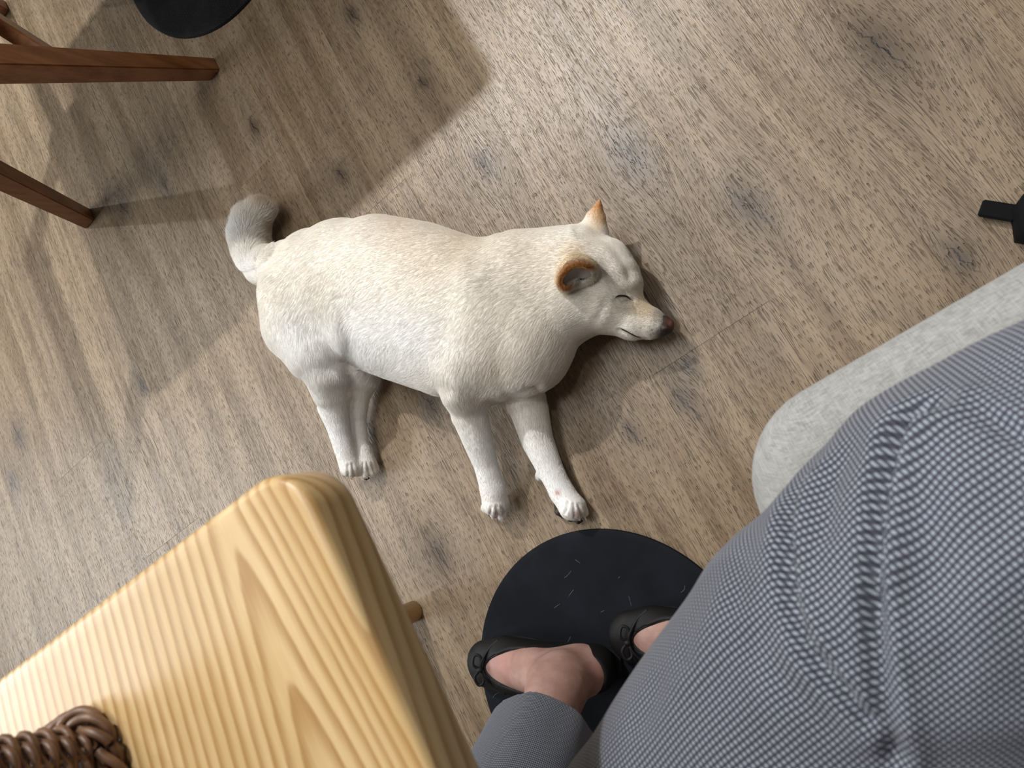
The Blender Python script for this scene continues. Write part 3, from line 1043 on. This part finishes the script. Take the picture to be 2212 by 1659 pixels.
def black_rubber(name, base, dots):
    m = NT(name)
    geo = m.n('NewGeometry').outputs['Position']
    b1 = m.noise(geo, 14, 3, .6)
    b2 = m.noise(geo, 900, 2, .6)
    c = m.mix(m.ramp(b1, .35, .7), tuple(v * .7 for v in base), tuple(v * 1.35 for v in base))
    if dots:
        vo = m.n('TexVoronoi')
        vo.inputs['Scale'].default_value = 160
        vo.inputs['Randomness'].default_value = 0.25
        m.set(vo.inputs['Vector'], geo)
        c = m.mix(m.math('MULTIPLY', m.ramp(vo.outputs['Distance'], .28, .18), .35), c, (.035, .036, .036))
    c = m.mix(m.math('MULTIPLY', m.ramp(b2, .70, .80), .35), c, (.10, .10, .10))
    m.bump(b2, .25, .0006)
    m.p(Base_Color=c, Roughness=.75, Specular_IOR_Level=.18)
    return m.mat


MAT['mat_black'] = black_rubber('black_navy_rubber', (.0040, .0056, .0092), False)
MAT['base_black'] = black_rubber('black_textured_base', (.0075, .008, .009), True)
mat_c = (-0.4958, -0.1691)
mat_o = disc_mesh('round_floor_mat', mat_c, 0.2162, 0.0004, 0.006, 0.0025, MAT['mat_black'])
tag(mat_o, 'flat round black mat on the floor beneath the black shoes', 'mat')
hs = []
for i in range(34):
    a, rr = random.uniform(0, 2 * math.pi), 0.205 * math.sqrt(random.random())
    x, y = mat_c[0] + rr * math.cos(a), mat_c[1] + rr * math.sin(a)
    L, th, cv = random.uniform(.004, .017), random.uniform(0, 6.28), random.uniform(-160, 160)
    pts = []
    for t in np.linspace(0, L, 6):
        pts.append((x, y, .0068 + .001 * math.sin(t / L * 3.1)))
        x += math.cos(th) * L / 5
        y += math.sin(th) * L / 5
        th += cv * L / 5
    hs.append(tube(pts, .00009, 4))
hair_mat = plain('shed_hair', (.50, .46, .38), .6)
hobj = tubes_obj('shed_hairs', hs, hair_mat, mat_o)
tag(hobj, 'fine shed dog hairs', kind='stuff')

# ------------------------------------------------------------------ person: legs, trousers, flats
person = empty('person', (0.1, -0.22, 0.0))
tag(person, 'seated person in small checked grey trousers and black ballet flats', 'person')
HIPR, HIPL = np.array([0.13, -0.112, 0.555]), np.array([0.06, -0.325, 0.545])
MIDR = np.array([-0.10, -0.124, 0.543])
PUFR = np.array([0.02, -0.097, 0.548])
KNR, KNL = np.array([-0.375, -0.250, 0.515]), np.array([-0.520, -0.265, 0.500])
ANR, ANL = np.array([-0.290, -0.112, 0.100]), np.array([-0.530, -0.128, 0.100])
TOEL, HEELL = P(1022, 1436, .030), np.array([-0.470, -0.152, .030])
fdir = (TOEL - HEELL)[:2] / np.linalg.norm((TOEL - HEELL)[:2])
ANL[:2] = HEELL[:2] + fdir * 0.052
FOOTL = (HEELL, TOEL)
sh = np.array([P(1330, 1378, .030)[0] - TOEL[0], P(1330, 1378, .030)[1] - TOEL[1], 0.0])
HEELR, TOER = HEELL + sh, TOEL + sh
ANR[:2] = HEELR[:2] + fdir * 0.052


def foot(f, heel, toe, ank, off=0.0, only_low=False):
    d = toe - heel
    d /= np.linalg.norm(d)
    side = np.array([-d[1], d[0], 0])
    h0 = heel + d * .028
    z = lambda p, zz: np.array([p[0], p[1], zz])
    f.chain([(z(h0, .044), .028, 1.0), (z(heel + d * .08, .048), .031, 1.05), (z(heel + d * .135, .040), .034, 1.35), (z(heel + d * .175, .030), .037, 1.9), (z(heel + d * .205, .026), .033, 2.0), (z(toe - d * .018, .024), .024, 1.7)], .016, off=off)
    f.chain([(z(h0, .030), .026, 1.2), (z(heel + d * .10, .030), .029, 1.3), (z(heel + d * .17, .026), .036, 2.0)], .012, off=off)
    if not only_low:
        f.chain([(z(heel + d * .045, .052), .033, 1.0), (ank, .034, 1.0)], .022)
        f.chain([(z(heel + d * .115, .056), .027, 1.0), (z(heel + d * .078, .078), .030, 1.0), (ank + d * .006 + np.array([0, 0, .03]), .030, 1.0)], .024)
        f.cone(z(heel + d * .05, .088) + side * .026, z(heel + d * .053, .090) + side * .028, .012, .012, .014)
        f.cone(z(heel + d * .05, .088) - side * .026, z(heel + d * .053, .090) - side * .028, .012, .012, .014)


pf = Field((-0.76, -0.50, 0.0), (0.30, 0.10, 0.80), 0.0052)
foot(pf, HEELL, TOEL, ANL)
foot(pf, HEELR, TOER, ANR)
for an, kn, hp, md in ((ANL, KNL, HIPL, None), (ANR, KNR, HIPR, MIDR)):
    pf.chain([(an, .034, 1), (an * .72 + kn * .28, .037, 1), (an * .4 + kn * .6, .049, 1), (kn, .050, 1)], .02)
    m_ = md if md is not None else (kn + hp) / 2
    pf.chain([(kn, .050, 1), (m_, .064, 1), (hp, .070, 1)], .02)
pf.chain([(HIPR + np.array([.03, -.01, -.01]), .066, 1), (HIPL + np.array([.08, 0, -.01]), .066, 1)], .02)
pf.chain([((HIPR + HIPL) / 2 + np.array([.09, 0, .03]), .085, 1), ((HIPR + HIPL) / 2 + np.array([.13, 0, .15]), .075, 1)], .03)
V, Q = pf.mesh()
V = relax(V, Q, 7, .5)
sm = NT('skin')
sp = sm.n('NewGeometry').outputs['Position']
s1 = sm.noise(sp, 38, 3, .55)
s2 = sm.noise(sp, 420, 2, .5)
sc = sm.mix(sm.ramp(s1, .35, .68), (.360, .205, .165), (.440, .275, .228))
pinkc = sm.math('MAXIMUM', sm.ramp(sm.vmath('DISTANCE', sp, tuple(P(1290, 1465, .07))), .035, .0), sm.ramp(sm.vmath('DISTANCE', sp, tuple(P(1085, 1435, .05))), .04, .0))
sc = sm.mix(sm.math('MULTIPLY', pinkc, .45), sc, (.42, .15, .125))
for (a, b, rr_) in ((1193, 1446, .0030), (1100, 1446, .0026)):
    sc = sm.mix(sm.math('MULTIPLY', sm.ramp(sm.vmath('DISTANCE', sp, tuple(P(a, b, .068))), rr_ * 3.0, rr_ * 1.0), .0), sc, (.25, .06, .05))
sm.bump(s2, .12, .0006)
sm.p(Base_Color=sc, Roughness=.52, Subsurface_Weight=.08, Subsurface_Scale=.01)
sm.b.inputs['Subsurface Radius'].default_value = (1, .35, .2)
link('body', mesh_np('body', V, Q), sm.mat, person)

# trousers
tf = Field((-0.70, -0.52, 0.06), (0.36, 0.10, 0.80), 0.0038)
uL = KNL - ANL
uL /= np.linalg.norm(uL)
uR = KNR - ANR
uR /= np.linalg.norm(uR)
HEML, HEMR = ANL + uL * .105, ANR + uR * .05
tf.chain([(HEML - uL * .05, .066, 1), (HEML + uL * .16, .076, 1), (KNL, .078, 1)], .02)
tf.chain([(HEMR - uR * .05, .064, 1), (HEMR + uR * .16, .068, 1), (KNR, .072, 1)], .02)
tf.chain([(KNR, .083, 1), (MIDR * .55 + KNR * .45, .085, 1), (MIDR, .088, 1), (PUFR, .098, 1), (HIPR, .105, 1)], .024)
tf.chain([(KNL, .080, 1), ((KNL + HIPL) / 2, .088, 1), (HIPL, .104, 1)], .024)
tf.chain([(HIPR + np.array([.01, -.01, 0]), .104, 1), (HIPL + np.array([.07, 0, 0]), .104, 1)], .03)
tf.chain([((HIPR + HIPL) / 2 + np.array([.085, 0, .04]), .13, 1), ((HIPR + HIPL) / 2 + np.array([.12, 0, .14]), .128, 1)], .05)
# keep cloth off the seat, cut hems and waist, hollow the leg ends
sl, (X, Y, Z) = tf.block(tf.lo, tf.lo + tf.h * (tf.n - 1))
seatd = np.where((X > -0.125), 0.462 - Z, -1.0)
tf.d = np.maximum(tf.d, seatd.astype(np.float32))
for hem, u_, r0 in ((HEML, uL, .0595), (HEMR, uR, .0575)):
    along = (X - hem[0]) * u_[0] + (Y - hem[1]) * u_[1] + (Z - hem[2]) * u_[2]
    rad = np.sqrt(np.maximum(0, (X - hem[0]) ** 2 + (Y - hem[1]) ** 2 + (Z - hem[2]) ** 2 - along ** 2))
    near = rad < .12
    tf.d = np.where(near & (along < .02), np.maximum(tf.d, -along), tf.d)
    holl = np.maximum(rad - r0 - .03 * np.clip(along, 0, .3), along - .22)
    tf.d = np.where(near, np.maximum(tf.d, -holl), tf.d).astype(np.float32)
tf.clip_plane((0, 0, 0.745), (0, 0, 1))
V, Q = tf.mesh()
V = relax(V, Q, 2, .5)
N = v_normals(V, Q)
px = proj(V)
# folds of the cloth on the thigh: (polyline in photo pixels, width px, depth m)
FOLDS = [([(2040, 862), (1960, 905), (1915, 1000), (1893, 1120), (1888, 1300), (1905, 1480), (1935, 1640)], 15, .024),
         ([(1775, 950), (1722, 1030), (1698, 1130), (1700, 1260), (1735, 1380), (1800, 1470), (1885, 1570)], 14, .020),
         ([(1650, 1060), (1610, 1180), (1590, 1300)], 22, .003), ([(1560, 1200), (1500, 1330), (1480, 1420)], 22, .003), ([(1830, 960), (1790, 1060), (1785, 1150)], 20, .005),
         ([(1990, 1000), (2010, 1200), (2060, 1420)], 40, .004), ([(1640, 1400), (1700, 1480), (1800, 1580)], 26, .004), ([(2100, 880), (2212, 950)], 16, .010), ([(1450, 1420), (1380, 1560)], 24, .003)]
front = (N * (CAM - V)).sum(1) > 0
for poly, wd, dep in FOLDS:
    pl = smooth_path(np.array(poly, float), 10)
    best = np.full(len(V), 1e9)
    side = np.zeros(len(V))
    for a, b in zip(pl[:-1], pl[1:]):
        ab = b - a
        t = np.clip(((px - a) @ ab) / (ab @ ab), 0, 1)
        dd = px - (a + t[:, None] * ab)
        d2 = (dd ** 2).sum(1)
        better = d2 < best
        best = np.where(better, d2, best)
        cr = ab[0] * (px[:, 1] - a[1]) - ab[1] * (px[:, 0] - a[0])
        side = np.where(better, np.sign(cr), side)
    dist = np.sqrt(best) / wd
    on = front & (V[:, 2] > .40) & (V[:, 0] > -.34)
    nd_ = np.sqrt(((px - pl[0]) ** 2).sum(1))
    amt = -np.exp(-dist ** 2) + .40 * np.exp(-((dist - 2.2) / 1.4) ** 2) * np.where(side < 0, 1.0, .3)
    facing = np.clip((N * (CAM - V)).sum(1) / np.linalg.norm(CAM - V, axis=1) / .45, 0, 1)
    V = V + N * (amt * dep * .62 * on * facing * np.clip(nd_ / 60, .15, 1))[:, None]
V = relax(V, Q, 2, .5)
# soft overall unevenness
V = V + N * (.0016 * np.sin(V[:, 0] * 70 + 3 * np.sin(V[:, 1] * 40)) * np.sin(V[:, 1] * 60 + V[:, 2] * 30))[:, None]
N = v_normals(V, Q)


def weave_coords(V):
    """length along the leg and girth around it"""
    segs = [(KNR, HIPR, 0, -.03), (ANL, KNL, 5, 0), (KNL, HIPL, 8, .02), (ANR, KNR, 11, .02)]
    best = np.full(len(V), 1e9)
    out = np.zeros((len(V), 3))
    for a, b, o_, bias in segs:
        ab = b - a
        L = np.linalg.norm(ab)
        d = ab / L
        t0 = (V - a) @ d
        t = np.clip(t0, 0, L)
        c = a + t[:, None] * d
        r = V - c
        dist = np.linalg.norm(r, axis=1)
        ref = np.array([0, 0, 1.0]) if abs(d[2]) < .7 else np.array([1.0, 0.3, 0])
        ref = ref - (ref @ d) * d
        ref /= np.linalg.norm(ref)
        bi = np.cross(d, ref)
        ang = np.arctan2(r @ bi, r @ ref)
        dist = dist + bias
        m_ = dist < best
        best = np.where(m_, dist, best)
        out[m_] = np.stack([t0 + o_, ang * .104, np.zeros(len(V))], 1)[m_]
    return out


tme = mesh_np('trousers', V, Q)
at = tme.attributes.new('weave', 'FLOAT_VECTOR', 'POINT')
at.data.foreach_set('vector', weave_coords(V).astype(np.float32).ravel())
tr = link('trousers', tme, MAT['check'], person)
tag(tr, 'wide trousers in small grey and navy checks')

# dark top above the waistband
sf = Field((-0.05, -0.50, 0.66), (0.44, 0.06, 1.16), 0.006)
hc = (HIPR + HIPL) / 2
side_ = np.array([0.0, .055, 0.0])
for s_ in (-1, 1):
    sf.chain([(hc + np.array([.115, 0, .13]) + side_ * s_, .085, 1), (hc + np.array([.14, 0, .28]) + side_ * s_, .088, 1), (hc + np.array([.165, 0, .42]) + side_ * 1.6 * s_, .082, 1), (hc + np.array([.175, 0, .50]) + side_ * 2.2 * s_, .05, 1)], .05)
sf.clip_plane((0, 0, .735), (0, 0, -1))
V_, Q_ = sf.mesh()
link('top', mesh_np('top', relax(V_, Q_, 3, .5), Q_), plain('charcoal_knit', (.030, .031, .036), .9), person)

# ballet flats: shell around the foot with an open top
MAT['shoe'] = plain('black_leather', (.006, .0055, .0055), .6, Specular_IOR_Level=.3)
MAT['shoe_trim'] = plain('black_ribbon', (.004, .004, .005), .7)
MAT['lining'] = plain('pale_lining', (.55, .50, .44), .7)


def flat(heel, toe, ank):
    lo = np.minimum(heel, toe) - .075
    hi = np.maximum(heel, toe) + .075
    lo[2], hi[2] = 0.004, .12
    f = Field(lo, hi, .0022)
    foot(f, heel, toe, ank, off=.0042, only_low=True)
    d = (toe - heel) / np.linalg.norm(toe - heel)
    side = np.array([-d[1], d[0], 0])
    sl, (X, Y, Z) = f.block(f.lo, f.lo + f.h * (f.n - 1))
    al = (X - heel[0]) * d[0] + (Y - heel[1]) * d[1]
    la = (X - heel[0]) * side[0] + (Y - heel[1]) * side[1]
    # opening: an ellipse in plan reaching from behind the heel to the vamp, above the collar line
    cut_c, half = .104, .098
    e = ((al - cut_c) / half) ** 2 + (la / .031) ** 2
    wall = .060 - .010 * np.clip(al / .1, 0, 1)
    opening = np.maximum((np.sqrt(e + 1e-6) - 1) * .031, .022 - Z)
    f.d = np.maximum(f.d, -opening).astype(np.float32)
    f.d = np.maximum(f.d, Z - np.where(al < .055, .062, .062 - .010 * np.clip((al - .05) / .1, 0, 1))).astype(np.float32)
    V, Q = f.mesh()
    V = relax(V, Q, 2, .5)
    V[:, 2] = np.maximum(V[:, 2], .0105)
    sh_o = link('shoe', mesh_np('shoe', V, Q), MAT['shoe'], person)
    # sole
    pts = []
    for a in np.linspace(0, 2 * math.pi, 48, endpoint=False):
        u = .5 - .5 * math.cos(a)
        L = np.linalg.norm(toe - heel) + .010
        w = (.030 + .010 * math.exp(-((u - .72) / .22) ** 2) - .004 * math.exp(-((u - .42) / .12) ** 2)) * math.sin(a) * (abs(math.sin(a)) ** -.45 if abs(math.sin(a)) > 1e-3 else 0)
        p = heel + d * (-.005 + u * L) + side * w
        pts.append(p)
    n = len(pts)
    SV = [(p[0], p[1], .0062) for p in pts] + [(p[0], p[1], .0125) for p in pts]
    SF = [tuple(range(n - 1, -1, -1)), tuple(range(n, 2 * n))] + [(i, (i + 1) % n, n + (i + 1) % n, n + i) for i in range(n)]
    link('sole', mesh_np('sole', SV, SF, False), MAT['black_metal'], sh_o)
    # piping round the opening, bow with two loops and tails
    ring = []
    for a in np.linspace(0, 2 * math.pi, 60, endpoint=False):
        al_, la_ = cut_c + half * math.cos(a), .0315 * math.sin(a)
        z_ = .052 + .011 * np.clip((.06 - al_) / .08, 0, 1) - .008 * np.clip((al_ - .12) / .08, 0, 1)
        p = heel + d * al_ + side * la_
        ring.append((p[0], p[1], z_))
    tubes_obj('piping', [tube(np.array(ring), .0026, 6, True)], MAT['shoe_trim'], sh_o)
    kb = heel + d * .206
    kb[2] = .050
    def q(u, v, w):
        return kb + d * u + side * v + np.array([0, 0, w])
    loops = []
    for s_ in (1, -1):
        loops.append(tube(smooth_path([q(0, 0, 0), q(.008, s_ * .009, .007), q(.005, s_ * .022, .004), q(-.003, s_ * .018, .001), q(0, 0, 0)], 5), .0022, 6))
        loops.append(tube(smooth_path([q(0, 0, 0), q(-.004, s_ * .012, .001), q(-.016, s_ * .030, -.008), q(-.030, s_ * .040, -.014)], 5), .0020, 6))
    loops.append(tube([q(-.003, 0, .002), q(.004, 0, .003)], .004, 8))
    tubes_obj('bow', loops, MAT['shoe_trim'], sh_o)
    return sh_o


flat(HEELL, TOEL, ANL)
flat(HEELR, TOER, ANR)

# ------------------------------------------------------------------ grey upholstered chair under the person
gchair = empty('upholstered_chair', (0.17, -0.22, 0))
tag(gchair, 'chair with light grey linen seat beneath the seated person', 'chair')


def rounded_rect(x0, x1, y0, y1, r, n=10):
    pts = []
    for cx_, cy_, a0 in ((x1 - r, y1 - r, 0), (x0 + r, y1 - r, 90), (x0 + r, y0 + r, 180), (x1 - r, y0 + r, 270)):
        for i in range(n + 1):
            a = math.radians(a0 + 90 * i / n)
            pts.append((cx_ + r * math.cos(a), cy_ + r * math.sin(a)))
    return pts


def slab(name, rect, r, prof, mat, parent, n=10, smooth=True):
    """prof: list of (inset, z); closed top and bottom"""
    V, Fc, rings = [], [], []
    for ins_, z in prof:
        x0, x1, y0, y1 = rect
        pl = rounded_rect(x0 + ins_, x1 - ins_, y0 + ins_, y1 - ins_, max(r - ins_, .002), n)
        rings.append(list(range(len(V), len(V) + len(pl))))
        V += [(a, b, z) for a, b in pl]
    m = len(rings[0])
    for A, B in zip(rings[:-1], rings[1:]):
        for i in range(m):
            j = (i + 1) % m
            Fc.append((A[i], B[i], B[j], A[j]))
    Fc.append(tuple(rings[0]))
    Fc.append(tuple(reversed(rings[-1])))
    me = mesh_np(name, V, Fc, smooth)
    o = link(name, me, mat, parent)
    return o


prof = [(.10, .464), (.045, .463), (.024, .459), (.010, .450), (.002, .436), (0, .424), (.003, .410), (.012, .400), (.03, .396)]
slab('seat', (-.108, .46, -.47, .0285), .075, prof, MAT['linen'], gchair)
bp = [(.05, .0), (.02, .004), (.004, .014), (0, .028), (.004, .044), (.02, .054), (.05, .058)]
o = slab('backrest', (-.25, .25, 0, .36), .09, bp, MAT['linen'], gchair)
o.matrix_parent_inverse = Matrix.Identity(4)
o.location = (0.26, 0.0, 0.50)
o.rotation_euler = (math.radians(90), 0, math.radians(90))
for sx, sy in ((.03, -.07), (.03, -.39), (.34, -.07), (.34, -.39)):
    tubes_obj('leg', [tube([(sx, sy, .41), (sx + (.01 if sx > .2 else -.0), sy, 0.0)], np.array([.014, .010]), 12)], MAT['black_metal'], gchair)
for y in (-.10, -.34):
    tubes_obj('back_post', [tube([(.42, y, .41), (.44, y, .54)], .011, 10)], MAT['black_metal'], gchair)

# ------------------------------------------------------------------ light wood table in the lower left corner
table = empty('wood_table', (-0.763, -0.2, 0))
tag(table, 'light honey wood table with rounded corner, in the lower left foreground', 'table')
TZ = 0.72
prof = [(.012, TZ), (.006, TZ), (.0025, TZ - .0006), (.0008, TZ - .0022), (0, TZ - .005), (0, TZ - .031), (.001, TZ - .034), (.004, TZ - .036)]
slab('tabletop', (-1.283, -0.2434, -0.56, 0.1161), .030, prof, MAT['table'], table, 12)
MAT['table_leg'] = plain('honey_wood_leg', (.50, .32, .14), .4)
for y in (.056, -.50):
    tubes_obj('leg', [tube([(-.763, y, TZ - .036), (-.763, y, .002)], np.array([.024, .017]), 20)], MAT['table_leg'], table)
bm_obj('stretcher', box_bm(-.79, -.736, -.52, .076, TZ - .062, TZ - .036, .004, 2), MAT['table_leg'], table)

# wicker basket on the table
basket = empty('wicker_basket', (-0.47, -0.06, TZ))
tag(basket, 'brown woven wicker basket on the honey wood table', 'basket')
bmx = NT('brown_wicker')
bn = bmx.noise(bmx.n('NewGeometry').outputs['Position'], 60, 3, .6)
bmx.p(Base_Color=bmx.mix(bmx.ramp(bn, .35, .7), (.105, .052, .026), (.215, .118, .066)), Roughness=.45)
MAT['wicker'] = bmx.mat
BX0, BX1, BY0, BY1, BR_ = -.70, -.447, -.16, .062, .022


def loop_pts(ins_, n=160):
    pl = np.array(rounded_rect(BX0 + ins_, BX1 - ins_, BY0 + ins_, BY1 - ins_, BR_, 12))
    pl = np.concatenate([pl, pl[:1]])
    s = np.concatenate([[0], np.cumsum(np.linalg.norm(np.diff(pl, axis=0), axis=1))])
    u = np.linspace(0, s[-1], n, endpoint=False)
    return np.stack([np.interp(u, s, pl[:, 0]), np.interp(u, s, pl[:, 1])], 1), s[-1]


def outward(pl):
    T = np.roll(pl, -1, 0) - np.roll(pl, 1, 0)
    T /= np.linalg.norm(T, axis=1)[:, None]
    return np.stack([T[:, 1], -T[:, 0]], 1)


BH = .078
nst = 64
rows = []
for k_ in range(13):
    z = TZ + .006 + k_ * .0052
    ins_ = .006 - .012 * (k_ / 12.0)
    pl, per = loop_pts(ins_, nst * 4)
    nn_ = outward(pl)
    ph = np.arange(nst * 4) / 4.0 * math.pi + (k_ % 2) * math.pi
    pl2 = pl + nn_ * (np.sin(ph) * .0024)[:, None]
    pts = np.concatenate([pl2, np.full((len(pl2), 1), z)], 1)
    V_, F_ = tube(pts, .0023, 6, True)
    tubes_obj('woven_strand', [(V_, F_)], MAT['wicker'], basket)
stakes = []
top, _ = loop_pts(-.006, nst)
botm, _ = loop_pts(.006, nst)
for i in range(nst):
    o = tubes_obj('stake', [tube([(botm[i][0], botm[i][1], TZ + .003), (top[i][0], top[i][1], TZ + BH)], .0019, 6)], MAT['wicker'], basket)
# braided borders at the rim and at the foot: strands wound round each other
for s_, ins_b, zb_ in [(k_, -.005, TZ + BH + .001) for k_ in range(4)] + [(k_, .002, TZ + .0085) for k_ in range(4)]:
    n_ = 480
    pl, per = loop_pts(ins_b, n_)
    nn_ = outward(pl)
    ph = np.arange(n_) / n_ * 2 * math.pi * 17 + s_ * 2 * math.pi / 4
    pl2 = pl + nn_ * (np.cos(ph) * .0058)[:, None]
    pts = np.concatenate([pl2, (zb_ + .0050 * np.sin(ph))[:, None]], 1)
    tubes_obj('rim_strand', [tube(pts, .0029, 6, True)], MAT['wicker'], basket)
base = slab('base', (BX0 + .010, BX1 - .010, BY0 + .010, BY1 - .010), .02, [(.004, TZ + .007), (0, TZ + .005), (0, TZ + .002), (.004, TZ + .0006)], MAT['wicker'], basket)

# ------------------------------------------------------------------ table with round black base beyond the top edge
ped = empty('pedestal_table', (-0.505, 1.467, 0))
tag(ped, 'table standing on a flat round black base at the top edge', 'table')
disc_mesh('base', (-0.5053, 1.4674), 0.2420, 0.0, 0.008, 0.003, MAT['base_black'], ped)
tubes_obj('column', [tube([(-.505, 1.467, .006), (-.505, 1.467, .69)], .03, 24)], MAT['black_metal'], ped)
prof = [(.012, .72), (.006, .72), (.0015, .7185), (0, .715), (0, .692), (.004, .688)]
slab('tabletop', (-.805, -.205, 1.167, 1.767), .02, prof, MAT['table'], ped)

# ------------------------------------------------------------------ brown wooden chair at the left
wch = empty('wooden_chair', (-0.86, 1.35, 0))
tag(wch, 'reddish brown wooden chair with square tapered legs at the upper left', 'chair')


def square_leg(name, a, b, wa, wb_, parent, mat, yaw=0.0):
    """square tapered leg from floor point a to top b"""
    a, b = Vector(a), Vector(b)
    bm = bmesh.new()
    rows = []
    for p, w in ((a, wa), (b, wb_)):
        ring = []
        for sx, sy in ((-1, -1), (1, -1), (1, 1), (-1, 1)):
            v = Vector((sx * w / 2, sy * w / 2, 0))
            v.rotate(Matrix.Rotation(yaw, 3, 'Z'))
            ring.append(bm.verts.new(p + v))
        rows.append(ring)
    for i in range(4):
        j = (i + 1) % 4
        bm.faces.new((rows[0][i], rows[0][j], rows[1][j], rows[1][i]))
    bm.faces.new(rows[0][::-1])
    bm.faces.new(rows[1])
    bmesh.ops.bevel(bm, geom=bm.edges[:], offset=.0022, segments=2, affect='EDGES')
    return bm_obj(name, bm, mat, parent)


def W3(px_, py_, z):
    return tuple(P(px_, py_, z))


tip1 = P(458, 150, 0)
tip2 = P(190, 473, 0)
top1 = P(-70, 136, .44)
top2 = P(-240, 262, .44)
square_leg('leg', tip1, top1, .034, .046, wch, MAT['chair'])
square_leg('leg', tip2, top2, .034, .046, wch, MAT['chair'])
r1 = np.array([tip1[0], tip1[1] + .62, 0])
r2 = np.array([tip2[0], tip2[1] + .66, 0])
t1b = np.array([top1[0], top1[1] + .46, .44])
t2b = np.array([top2[0], top2[1] + .46, .44])
square_leg('leg', r1, t1b, .034, .044, wch, MAT['chair'])
square_leg('leg', r2, t2b, .034, .044, wch, MAT['chair'])


def bar(name, a, b, w, h, mat, parent):
    a, b = np.asarray(a, float), np.asarray(b, float)
    d = b - a
    L = np.linalg.norm(d)
    d /= L
    up = np.array([0, 0, 1.0])
    s = np.cross(d, up)
    s /= np.linalg.norm(s)
    u = np.cross(s, d)
    V = []
    for p in (a, b):
        for i, j in ((-1, -1), (1, -1), (1, 1), (-1, 1)):
            V.append(p + s * i * w / 2 + u * j * h / 2)
    bm = bmesh.new()
    vs = [bm.verts.new(v) for v in V]
    for i in range(4):
        j = (i + 1) % 4
        bm.faces.new((vs[i], vs[j], vs[4 + j], vs[4 + i]))
    bm.faces.new(vs[3::-1])
    bm.faces.new(vs[4:])
    bmesh.ops.bevel(bm, geom=bm.edges[:], offset=.002, segments=1, affect='EDGES')
    return bm_obj(name, bm, mat, parent)


l1 = lambda t: tip1 * (1 - t) + top1 * t
b1 = lambda t: r1 * (1 - t) + t1b * t
bar('side_rail', l1(.68), P(-130, -30, .40), .024, .040, MAT['chair'], wch)
l2 = lambda t: tip2 * (1 - t) + top2 * t
b2_ = lambda t: r2 * (1 - t) + t2b * t
bar('side_rail', l2(.86), b2_(.86), .024, .040, MAT['chair'], wch)
MAT['seat_pad'] = plain('dark_brown_seat', (.06, .035, .022), .6)
sx0, sx1 = min(top2[0], top1[0]) - .05, max(top1[0], top2[0]) + .02
sy0, sy1 = min(top1[1], top2[1]) - .025, max(t1b[1], t2b[1]) + .03
slab('seat', (sx0, sx1, sy0, sy1), .04, [(.02, .475), (.006, .472), (0, .462), (0, .448), (.006, .441)], MAT['seat_pad'], wch)
for p in (top2, t2b):
    bar('back_post', p, p + np.array([-.06, 0, .36]), .03, .034, MAT['chair'], wch)
bar('back_rail', top2 + np.array([-.055, 0, .33]), t2b + np.array([-.055, 0, .33]), .022, .09, MAT['chair'], wch)

# ------------------------------------------------------------------ black bag at the right edge
bag = empty('black_bag', (0.27, 0.08, 0))
tag(bag, 'black bag with a short strap end at the right edge of the floor', 'bag')
MAT['bag'] = plain('black_nylon', (.004, .004, .005), .8, Specular_IOR_Level=.15)
outl = np.array([P(a_, b_, 0)[:2] for a_, b_ in ((2178, 462), (2186, 490), (2190, 524), (2236, 534), (2330, 500), (2380, 430), (2330, 380), (2250, 395), (2206, 425))])
cc = outl.mean(0)
BV, BF = [], []
levels = [(1.0, .0005), (1.0, .012), (.98, .03), (.90, .042), (.6, .047)]
for sc_, z_ in levels:
    BV += [(*(cc + (p_ - cc) * sc_), z_) for p_ in outl]
nb = len(outl)
for k_ in range(len(levels) - 1):
    for i in range(nb):
        j = (i + 1) % nb
        BF.append((k_ * nb + i, k_ * nb + j, (k_ + 1) * nb + j, (k_ + 1) * nb + i))
BF.append(tuple(range(nb - 1, -1, -1)))
BF.append(tuple((len(levels) - 1) * nb + i for i in range(nb)))
bme_ = mesh_np('bag_body', BV, BF)
bo = link('bag_body', bme_, MAT['bag'], bag)
bar('strap', P(2117, 449, .010), P(2196, 462, .012), .020, .006, MAT['bag'], bag)

for ob in bpy.data.objects:
    if ob.type == 'MESH' and ob.name.split('.')[0] in ('seat', 'tabletop', 'backrest', 'base', 'round_floor_mat'):
        try:
            ob.data.set_sharp_from_angle(angle=math.radians(40))
        except Exception:
            pass
